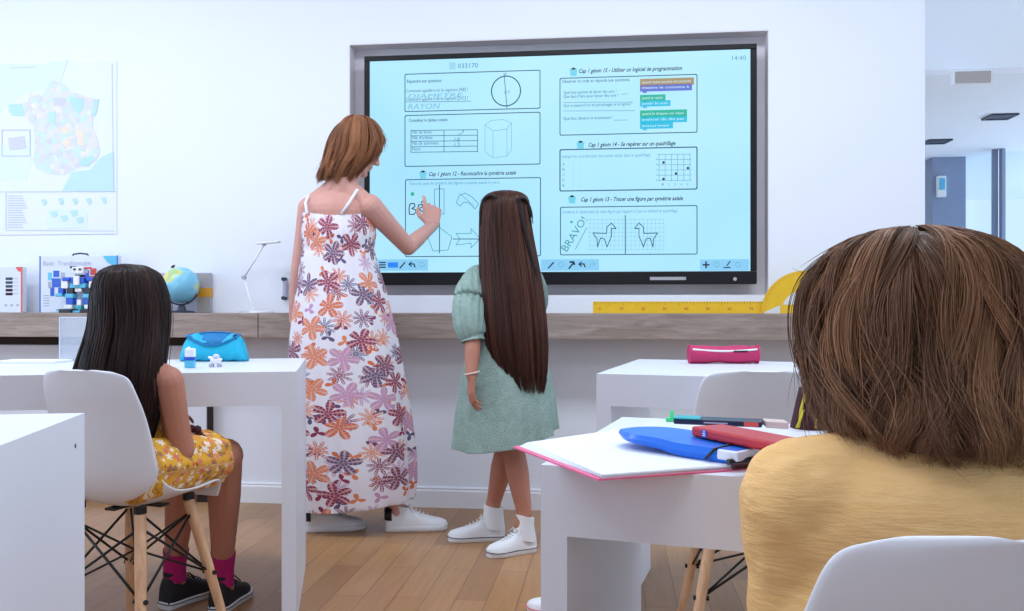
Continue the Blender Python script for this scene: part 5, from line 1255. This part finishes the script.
# ---- boy in yellow --------------------------------------------------
def boy():
    Y = 0.85
    base = FRAME @ Vector((0.385, 0.86, 0))
    T = thing('person', (base.x, base.y, 0), A, 'seated child in yellow long-sleeve top with thick chestnut hair, seen from behind', 'person')
    q = lambda px, py, dy=0.0: Q(px, py, Y+dy)
    k = MB(FRAME)
    hc = q(926, 348, 0.02)
    E_, R, P = head(k, hc, Vector((-0.10, 0.97, -0.2)), Vector((0, 0, 1)), 0.95)
    k.cap(q(926, 446, -0.02), q(926, 400, 0.01), 0.045, 0.045)
    k.cap(q(800, 495, -0.04), q(915, 480, -0.03), 0.034, 0.034); k.cap(q(1050, 495, -0.04), q(935, 480, -0.03), 0.034, 0.034)
    k.ell(q(925, 530, -0.03), (0.125, 0.07, 0.11)); k.ell(q(925, 640, -0.04), (0.115, 0.07, 0.13)); k.ell(Vector((0.385, 0.81, 0.50)), (0.12, 0.10, 0.070))
    for sx in (-1, 1):
        S_ = q(926+sx*132, 500, -0.04); El = Vector((0.388+sx*0.118, 0.85, 0.60)); Wr = Vector((0.388+sx*0.065, 1.03, 0.605))
        k.cap(S_, El, 0.033, 0.028); k.cap(El, Wr, 0.028, 0.021); hand(k, Wr, Vector((-sx*0.3, 0.95, -0.03)), Vector((0, 0, 1)), -sx, 0.80, (0.25, 0.3, 0.3, 0.35))
        h_ = Vector((0.392+sx*0.07, 0.84, 0.50)); kn = Vector((0.45+sx*0.06, 1.20, 0.50)); an = Vector((0.46+sx*0.07, 1.27, 0.10))
        k.cap(h_, kn, 0.065, 0.048); k.cap(kn, kn.lerp(an, 0.35), 0.046, 0.045); k.cap(kn.lerp(an, 0.35), an, 0.045, 0.03)
    remesh(k, 'body', M['skinB'], T, 0.0036, 3); eyes(E_, R, P, 0.95, T)
    # jersey: one remeshed garment with sleeves
    k = MB(FRAME)
    k.cap(q(800, 491, -0.04), q(900, 470, -0.03), 0.051, 0.044); k.cap(q(1052, 491, -0.04), q(952, 470, -0.03), 0.051, 0.044); k.cap(q(900, 470, -0.03), q(952, 470, -0.03), 0.044, 0.044)
    k.ell(q(926, 520, -0.035), (0.150, 0.082, 0.085)); k.ell(q(926, 600, -0.035), (0.142, 0.082, 0.13)); k.ell(q(926, 690, -0.035), (0.134, 0.082, 0.14))
    for sx in (-1, 1):
        S_ = q(926+sx*132, 500, -0.04); El = Vector((0.388+sx*0.118, 0.85, 0.60)); Wr = Vector((0.388+sx*0.068, 1.01, 0.605))
        k.cap(S_, S_.lerp(El, .5), 0.050, 0.044); k.cap(S_.lerp(El, .5), El, 0.044, 0.040); k.cap(El, Wr, 0.039, 0.030)
    j = remesh(k, 'jersey', M['jersey'], T, 0.005, 8)
    tx = bpy.data.textures.new('folds', 'CLOUDS'); tx.noise_scale = 0.07; tx.noise_depth = 2
    md = j.modifiers.new('d', 'DISPLACE'); md.texture = tx; md.strength = 0.014; md.mid_level = 0.5
    m_ = MB(FRAME)
    for sx in (-1, 1):
        m_.tube([Vector((0.392+sx*0.07, 0.84, 0.51)), Vector((0.42+sx*0.065, 1.05, 0.51)), Vector((0.45+sx*0.06, 1.205, 0.505)), Vector((0.455+sx*0.062, 1.235, 0.40)), Vector((0.46+sx*0.07, 1.27, 0.12))], [0.072, 0.068, 0.058, 0.055, 0.045], 20)
    m_.build('trousers', M['navy'], T, smooth=True)
    for sx in (-1, 1): shoe(T, Vector((0.46+sx*0.07, 1.22, 0)), (sx*0.1, 1), 0.21, 0.088, 0.078, M['leather'], M['rub'])
    # thick wavy bob
    rows = [(918, 230, 5, .012), (919, 234, 38, .050), (922, 245, 68, .082), (925, 265, 93, .102), (927, 295, 110, .112), (928, 330, 117, .114), (928, 362, 118, .112), (927, 392, 112, .104), (928, 418, 106, .094), (930, 440, 92, .078), (936, 458, 70, .060)]
    rw = [((c-512)/F*Y, Y+0.015-0.045*min(1, max(0, (y-350)/70)), CAMZ-(y-305.5)/F*Y, rx/F*Y, ry) for c, y, rx, ry in rows]
    def allow(ph):
        a2 = abs((ph-1.6+math.pi) % (2*math.pi)-math.pi)
        return 0.42 if a2 < 0.7 else 1.0
    hair('hair', rw, 19000, T, M['hairB'], FRAME, 0.00042, 26, (0.84, 1.0), (0.0, 0.34), (0.78, 1.0), 0.005, 0.20, allow, 130, 0.88, 0.05, 0.15, tips=0.14, cw=0.05)
    return T
boy()

# ---------------------------------------------------------------- things on the left desk
def onDesk(px, py): return onZ(px, py, ZD)
p = onDesk(210, 362); p.z = ZD
u_ = (onDesk(249, 361)-onDesk(182, 361)); L_ = u_.length; u_.normalize(); v_ = Vector((-u_.y, u_.x, 0))
T = thing('pencil_case', (p.x, p.y, ZD), 0, 'open cyan fabric pencil case lying on desk beside the seated girl', 'pencil case')
ctr = p+v_*0.045; rings = []; sc_ = L_
for j in range(41):
    t = j/40; x = (t-0.5)*sc_*(1.0); env = min(1, (min(t, 1-t)*9+0.35)) ** 0.5
    hgt = (0.078+0.016*math.sin(t*math.pi*1.0)+0.006*math.sin(t*9))*(0.80+0.2*env); row = []
    for i in range(32):
        a_ = 2*math.pi*i/32; cs_, sn = math.cos(a_), math.sin(a_)
        yy = 0.045*env*math.copysign(abs(cs_)**0.8, cs_); zz = hgt/2+hgt/2*math.copysign(abs(sn)**0.7, sn)
        if 0.20 < t < 0.80 and sn > 0: zz -= 0.030*math.sin((t-0.2)/0.6*math.pi)*(sn**2)*max(0, -cs_*0.9+0.45)
        row.append(ctr+u_*(x*(1-0.16*(zz/hgt)))+v_*(yy*(1-0.45*zz/hgt))+Vector((0, 0, zz+0.002*math.sin(t*37+i))))
    rings.append(row)
k = MB(); k.loft(rings, capa=True, capb=True); k.build('pouch', M['cyan'], T, smooth=True)
k = MB(); k.tube([ctr+u_*((t-0.5)*sc_*0.80)+v_*(-0.024-0.012*math.sin(t*math.pi))+Vector((0, 0, 0.088-0.034*math.sin(t*math.pi))) for t in [i/20 for i in range(21)]], 0.0028, 6)
k.tube([ctr+u_*((t-0.5)*sc_*0.80)+v_*(0.012*math.sin(t*math.pi))+Vector((0, 0, 0.088+0.010*math.sin(t*math.pi))) for t in [i/20 for i in range(21)]], 0.0028, 6); k.build('zip', M['cyand'], T, smooth=True)
op = [ctr+u_*((t-0.5)*sc_*0.74)+v_*(-0.022-0.013*math.sin(t*math.pi))+Vector((0, 0, 0.087-0.032*math.sin(t*math.pi))) for t in [i/20 for i in range(21)]]
op2 = [ctr+u_*((t-0.5)*sc_*0.74)+v_*(0.008*math.sin(t*math.pi))+Vector((0, 0, 0.087+0.008*math.sin(t*math.pi))) for t in [i/20 for i in range(21)]]
k = MB(); k.loft([op, op2], closed=False); k.build('lining', M['cyand'], T, smooth=True, solid=0.002)
k = MB(); zq = ctr+u_*(sc_*0.33)+v_*(-0.02)+Vector((0, 0, 0.083)); k.box(zq, (0.012, 0.008, 0.016)); k.build('zip_pull', M['globebase'], T, bevel=0.002)
# glue stick like bottle
p = onDesk(190, 368)
T = thing('glue_bottle', (p.x, p.y, ZD), 0.2, 'small white upright bottle with dark blue band on desk before cyan pencil case', 'bottle')
k = MB(wm(T)); k.box((0, 0, 0.012), (0.030, 0.02, 0.024)); k.build('body', M['bot2'], T, bevel=0.004)
k = MB(wm(T)); k.box((0, 0, 0.029), (0.032, 0.021, 0.009)); k.build('band', M['bot1'], T, bevel=0.002)
k = MB(wm(T)); k.box((0.001, 0, 0.046), (0.029, 0.019, 0.026)); k.box((-0.004, 0, 0.061), (0.010, 0.010, 0.006)); k.build('cap', M['white'], T, bevel=0.003)
p = onDesk(215.5, 367)
T = thing('small_toy_figure', (p.x, p.y, ZD), 0.2, 'tiny white and grey plastic figure on desk right of small bottle', 'toy')
k = MB(wm(T)); k.box((-0.012, 0, 0.005), (0.012, 0.02, 0.010)); k.box((0.012, 0, 0.005), (0.012, 0.02, 0.010)); k.build('foot', M['boxg'], T, bevel=0.002)
k = MB(wm(T)); k.box((0, 0, 0.018), (0.030, 0.016, 0.016)); k.cyl((-0.022, 0, 0.03), (0.02, 0, 0.022), 0.004); k.build('body', M['white'], T, bevel=0.003)
k = MB(wm(T)); k.ell((0.002, 0, 0.032), (0.010, 0.009, 0.008)); k.build('head', M['mapp'], T, smooth=True)
# acrylic holder
pA = onDesk(59, 361.5); pB = onDesk(99, 361.0)
T = thing('acrylic_holder', ((pA.x+pB.x)/2, pA.y, ZD), 0, 'clear acrylic box standing on the back of desk left of the seated girl', 'clear box')
uu = pB-pA; ww = uu.length; ang_ = math.atan2(uu.y, uu.x); hh_ = 0.150
Mx = Matrix.Translation(pA) @ Matrix.Rotation(ang_, 4, 'Z')
k = MB(Mx)
for yy in (0.0, 0.058): k.bb((0.002, yy, 0.001), (ww-0.002, yy+0.002, hh_))
k.bb((0, 0, 0.001), (0.002, 0.06, hh_)); k.bb((ww-0.002, 0, 0.001), (ww, 0.06, hh_)); k.bb((0.002, 0.002, 0.0), (ww-0.002, 0.058, 0.003)); k.build('panels', M['acryl'], T)
k = MB(Mx)
for x in (0, ww-0.003): k.bb((x, -0.001, 0), (x+0.003, 0.001, hh_))
k.bb((0.003, -0.001, hh_-0.003), (ww-0.003, 0.001, hh_)); k.build('edges', M['acryledge'], T)
p = onDesk(12, 363)
T = MB(Matrix.Translation(onDesk(45, 362)+Vector((-0.02, -0.03, 0.0))) @ Matrix.Rotation(0.1, 4, 'Z')); T.box((0, 0, 0.004), (0.20, 0.12, 0.008)); o_ = T.build('paper_stack', M['paper'], None, bevel=0.001); tag(o_, 'thin stack of white paper on desk left of the clear box', 'paper')

# ---------------------------------------------------------------- things on the right desks
# pink pencil case on the far desk
pa, pb = onDesk(691, 364), onDesk(760, 364); u_ = (pb-pa); L_ = u_.length; u_.normalize(); v_ = Vector((-u_.y, u_.x, 0)); rr_ = 0.029
ctr = (pa+pb)/2+v_*rr_
T = thing('pencil_case', (ctr.x, ctr.y, ZD), 0, 'pink cylindrical zipped pencil case on the desk near the ledge', 'pencil case')
rings = []
for j in range(31):
    t = j/30; r = rr_*(1+0.06*math.sin(t*11)+(0.05 if t < 0.04 or t > 0.96 else 0)); rings.append([ctr+u_*((t-.5)*L_)+v_*(r*math.cos(a_)*(1.0))+Vector((0, 0, rr_+r*0.98*math.sin(a_)*(1 if math.sin(a_) > -0.9 else 0.98))) for a_ in [2*math.pi*i/28 for i in range(28)]])
k = MB(); k.loft(rings, capa=True, capb=True); k.build('pouch', M['pinkcase'], T, smooth=True, angle=50)
k = MB(); k.tube([ctr+u_*((t-.5)*L_*0.94)+v_*(-rr_*0.86)+Vector((0, 0, rr_*1.62-0.006*math.sin(t*3.1))) for t in [i/14 for i in range(15)]], 0.0035, 6); k.build('zip', M['strap'], T, smooth=True)
k = MB(); k.tube([ctr+u_*(L_*(0.12+0.2*t))+v_*(-rr_*0.99)+Vector((0, 0, rr_*1.40)) for t in (0, .5, 1)], 0.003, 6); k.build('zip_pull', M['black'], T, smooth=True)
for s in (-1, 1):
    k = MB(); k.tube([ctr+u_*(s*(L_/2-0.001))+v_*(rr_*1.0*math.cos(a_))+Vector((0, 0, rr_*1.06+rr_*1.0*math.sin(a_))) for a_ in [2*math.pi*i/24 for i in range(24)]], 0.003, 6, closed=True); k.build('end_piping', M['pinkcase'], T, smooth=True)
# cyan bottle next to it (mostly behind the child's hair)
p = onDesk(806, 366); T = thing('water_bottle', (p.x, p.y, ZD), 0, 'pale cyan bottle on desk near the ledge, beside chestnut hair', 'bottle')
k = MB(wm(T)); k.loft([[(r*math.cos(2*math.pi*i/24), r*math.sin(2*math.pi*i/24), z) for i in range(24)] for r, z in ((0.02, 0), (0.024, 0.004), (0.024, 0.05), (0.018, 0.06), (0.012, 0.064))], capa=True, capb=True); k.build('body', M['bot2'], T, smooth=True, angle=40)
k = MB(wm(T)); k.cyl((0, 0, 0.064), (0, 0, 0.08), 0.014); k.build('cap', M['white'], T, bevel=0.002)
# pink folder with loose sheets
def slab(pts, z0, th, mt, name, par=None, bevel=0):
    k = MB(); k.prism([Vector((p.x, p.y, z0)) for p in pts], (0, 0, th)); return k.build(name, mt, par, bevel=bevel)
z0 = ZD
f1 = [onDesk(513, 448), onDesk(598, 481), onDesk(780, 468), onDesk(655, 427)]
T = thing('pink_folder', (f1[1].x, f1[1].y, z0), 0, 'pink card folder holding white sheets, overhanging the near right desk corner', 'folder')
k = MB(); k.prism([Vector((p_.x, p_.y, z0)) for p_ in f1][::-1], (0, 0, 0.002)); k.build('back_cover', M['pinkf'], T)
def lerp4(f, a_, b_): # bilinear in folder
    return f[0].lerp(f[1], a_).lerp(f[3].lerp(f[2], a_), b_)
random.seed(3)
for i in range(6):
    e = 0.015+0.012*random.random(); dz = z0+0.002+i*0.0007
    pts = [lerp4(f1, e, 0.03+0.01*i), lerp4(f1, 1-e*0.4, 0.02+0.015*random.random()), lerp4(f1, 1-e, 0.93), lerp4(f1, e, 0.95)]
    k = MB(); k.prism([Vector((p_.x, p_.y, dz)) for p_ in pts][::-1], (0, 0, 0.0006)); k.build('sheet', M['paper'], T)
zs = z0+0.0066
# red-edged notebook peeking out below at right
def bar_thing(name, A_, B_, z, wdt, th, mt, label, cat, bev=0.003, tilt=0.0):
    """long flat thing from A_ to B_ (front edge) with depth wdt going away from camera"""
    u = (B_-A_); u.z = 0; L = u.length; u.normalize(); v = Vector((-u.y, u.x, 0)); rz = math.atan2(u.y, u.x)
    T = thing(name, (A_.x, A_.y, z), rz, label, cat); Mx = wm(T) @ Matrix.Rotation(-tilt, 4, 'Y')
    k = MB(Mx); k.bb((0, 0, 0), (L, wdt, th)); k.build('cover', mt, T, bevel=bev)
    return T, Mx, L
# blue binder: wedge, raised at its right end on the stack
A_ = onZ(606, 446, zs); B_ = onZ(737, 465, zs)
u = (B_-A_); u.z = 0; Lb = u.length; u.normalize(); v = Vector((-u.y, u.x, 0)); rz = math.atan2(u.y, u.x)
T = thing('blue_folder', (A_.x, A_.y, zs), rz, 'glossy blue elastic binder lying on the white sheets', 'folder')
Mx = wm(T)
prof = [(0.0, 0.012, 0.019), (0.02, 0.010, 0.020), (0.08, 0.006, 0.019), (Lb*0.6, 0.001, 0.016), (Lb, 0.0, 0.016)]
rg = []
for (x, a0_, b0_) in interp(prof, 24):
    ins = 0.03*max(0, 1-x/0.05)**2
    rg.append([(x, ins, a0_), (x, 0.085-ins, a0_), (x, 0.088-ins, (a0_+b0_)/2), (x, 0.085-ins, b0_), (x, ins, b0_), (x, ins-0.004, (a0_+b0_)/2)])
k = MB(Mx); k.loft(rg, capa=True, capb=True); k.build('cover', M['blue'], T, smooth=True, angle=45)
k = MB(Mx); k.bb((Lb-0.024, -0.0045, 0.004), (Lb+0.004, 0.05, 0.0155)); k.build('label_holder', M['paper'], T, bevel=0.002)
k = MB(Mx); k.tube([(Lb*0.8, -0.005, 0.003), (Lb*0.86, -0.006, 0.015), (Lb*0.86, 0.05, 0.0172), (Lb*0.86, 0.085, 0.0172)], 0.0018, 6); k.build('elastic_band', M['black'], T, smooth=True)
# red binder on top
zr = zs+0.0175
A_ = onZ(691, 436, zr); B_ = onZ(800, 459, zr)
T, Mx, L = bar_thing('pencil_box', A_, B_, zr, 0.05, 0.0125, M['red'], 'red plastic pencil box with small blue and white logo, on the blue binder', 'box')
k = MB(Mx); k.bb((0.022, -0.0008, 0.002), (0.031, 0, 0.0105)); lg = k.build('logo_patch', M['bot1'], T)
k = MB(Mx); k.bb((0.024, -0.0012, 0.0035), (0.029, -0.0008, 0.0048)); k.bb((0.024, -0.0012, 0.006), (0.029, -0.0008, 0.0073)); k.bb((0.0255, -0.0012, 0.0085), (0.0275, -0.0008, 0.0098)); k.build('logo_mark', M['white'], lg)
# dark slim tin behind with a pink end, rests on desk behind
zt2 = zs+0.020
A_ = onZ(675.5, 427, zt2); B_ = onZ(768, 431, zt2)
u0 = Vector((-0.0, 0.045, 0))
T, Mx, L = bar_thing('pencil_tin', A_+u0, B_+u0, zs+0.0178, 0.035, 0.008, M['navy'], 'dark slim pencil tin with pink end behind the red box', 'pencil tin', 0.002)
k = MB(Mx); k.bb((L*0.80, -0.0008, 0.001), (L*0.96, 0, 0.007)); k.build('pink_label', M['red2'], T)
k = MB(Mx); k.text('CRAYONS' if False else '— — — — —', (L*0.28, -0.0005, 0.003), XD, UD, 0.002, width=L*0.4) if False else k.bb((L*0.35, -0.0006, 0.003), (L*0.62, 0, 0.0048)); k.build('printed_line', M['boxg'], T)
k = MB(Mx); k.bb((0.0, -0.0008, 0.0075), (L*0.3, 0.034, 0.0088)); k.build('teal_edge', M['teal'], T)
# wooden case end
A_ = onZ(770, 431, zt2); T = thing('wooden_pencil', (A_.x, A_.y+0.045, zs+0.0178), 0.0, 'pale peach rubber wedge beside the pink end of dark tin', 'eraser')
k = MB(wm(T)); k.prism([(0.003, 0, 0), (0.03, -0.012, 0), (0.03, 0.02, 0), (0.003, 0.03, 0)][::-1], (0, 0, 0.009)); k.build('body', M['cream'], T, bevel=0.001)
T.name = 'eraser'
# pens at the right lower edge of the stack
for (a1_, a2_, mt, lab, cc_) in (((728, 462), (768, 458), M['black'], 'black pen lying under the tip of blue binder', 'pen'), ((733, 467), (775, 463), M['scr'], 'dark maroon pen lying nearest the front desk edge', 'pen')):
    A_ = onZ(*a1_, zs+0.004); B_ = onZ(*a2_, zs+0.004); T = thing('pen', (A_.x, A_.y, zs), 0, lab, cc_, 'pens by the blue binder')
    d_ = (B_-A_); k = MB(); k.tube([A_, A_.lerp(B_, 0.8)], 0.0035, 12); k.build('barrel', mt, T, smooth=True, angle=40)
    k = MB(); k.tube([A_.lerp(B_, 0.8), A_.lerp(B_, 0.95), B_], [0.0038, 0.0036, 0.0012], 12); k.build('tip', M['steel'], T, smooth=True, angle=40)
# green clip
A_ = onZ(672, 419, zs+0.03); T = thing('green_clip', (A_.x, A_.y, ZD), 0, 'small bright green clip at back edge of near right desk', 'clip')
A_ = onDesk(672, 421.5)
k = MB(); k.cyl((A_.x, A_.y, ZD), (A_.x, A_.y, ZD+0.018), 0.004, 0.003); k.box((A_.x, A_.y, ZD+0.003), (0.02, 0.01, 0.006)); k.build('clip_body', M['green'], T, bevel=0.001)
# yellow-edged dark bag on the desk behind the child's head
p = onZ(806, 428, ZD)
T = thing('dark_pencil_pouch', (p.x, p.y, ZD), 0.3, 'dark standing pouch with yellow piping, behind the child in yellow', 'pouch')
Mx = wm(T); rg = []
for j in range(13):
    t = j/12; rg.append([((-0.012+0.055*0)+(0.032-0.014*t)*math.copysign(abs(math.cos(a_))**0.7, math.cos(a_))+0.022, 0.030*(1-0.35*t)*math.sin(a_), t*0.062) for a_ in [2*math.pi*i/28 for i in range(28)]])
k = MB(Mx); k.loft(rg, capa=True, capb=True); k.build('pouch', M['scr'], T, smooth=True, angle=60)
k = MB(Mx); k.tube([(-0.018, -0.012, 0.002), (-0.016, -0.014, 0.03), (-0.006, -0.012, 0.06), (0.002, -0.016, 0.065), (0.004, -0.022, 0.04), (0.0, -0.028, 0.003)], 0.0022, 8); k.build('piping', M['lime'], T, smooth=True)
k = MB(Mx); k.tube([(-0.014, -0.018, 0.03), (-0.022, -0.024, 0.018), (-0.028, -0.022, 0.004)], 0.0018, 6); k.build('zip_cord', M['lime'], T, smooth=True)
# sneaker tip on the floor left of the near right desk
p = onZ(546, 612, 0)
T = thing('sneaker', (p.x+0.05, p.y, 0), 0, 'white shoe with pink mark poking out beside the near right desk leg', 'shoe')
Fi = FRAME.inverted(); hp = Fi @ Vector((p.x+0.13, p.y-0.02, 0))
shoe(T, hp, (-1, 0.25), 0.19, 0.08, 0.06, M['leather'], M['rub'], tab=M['pinkcase'], stripe=M['pinkf'])
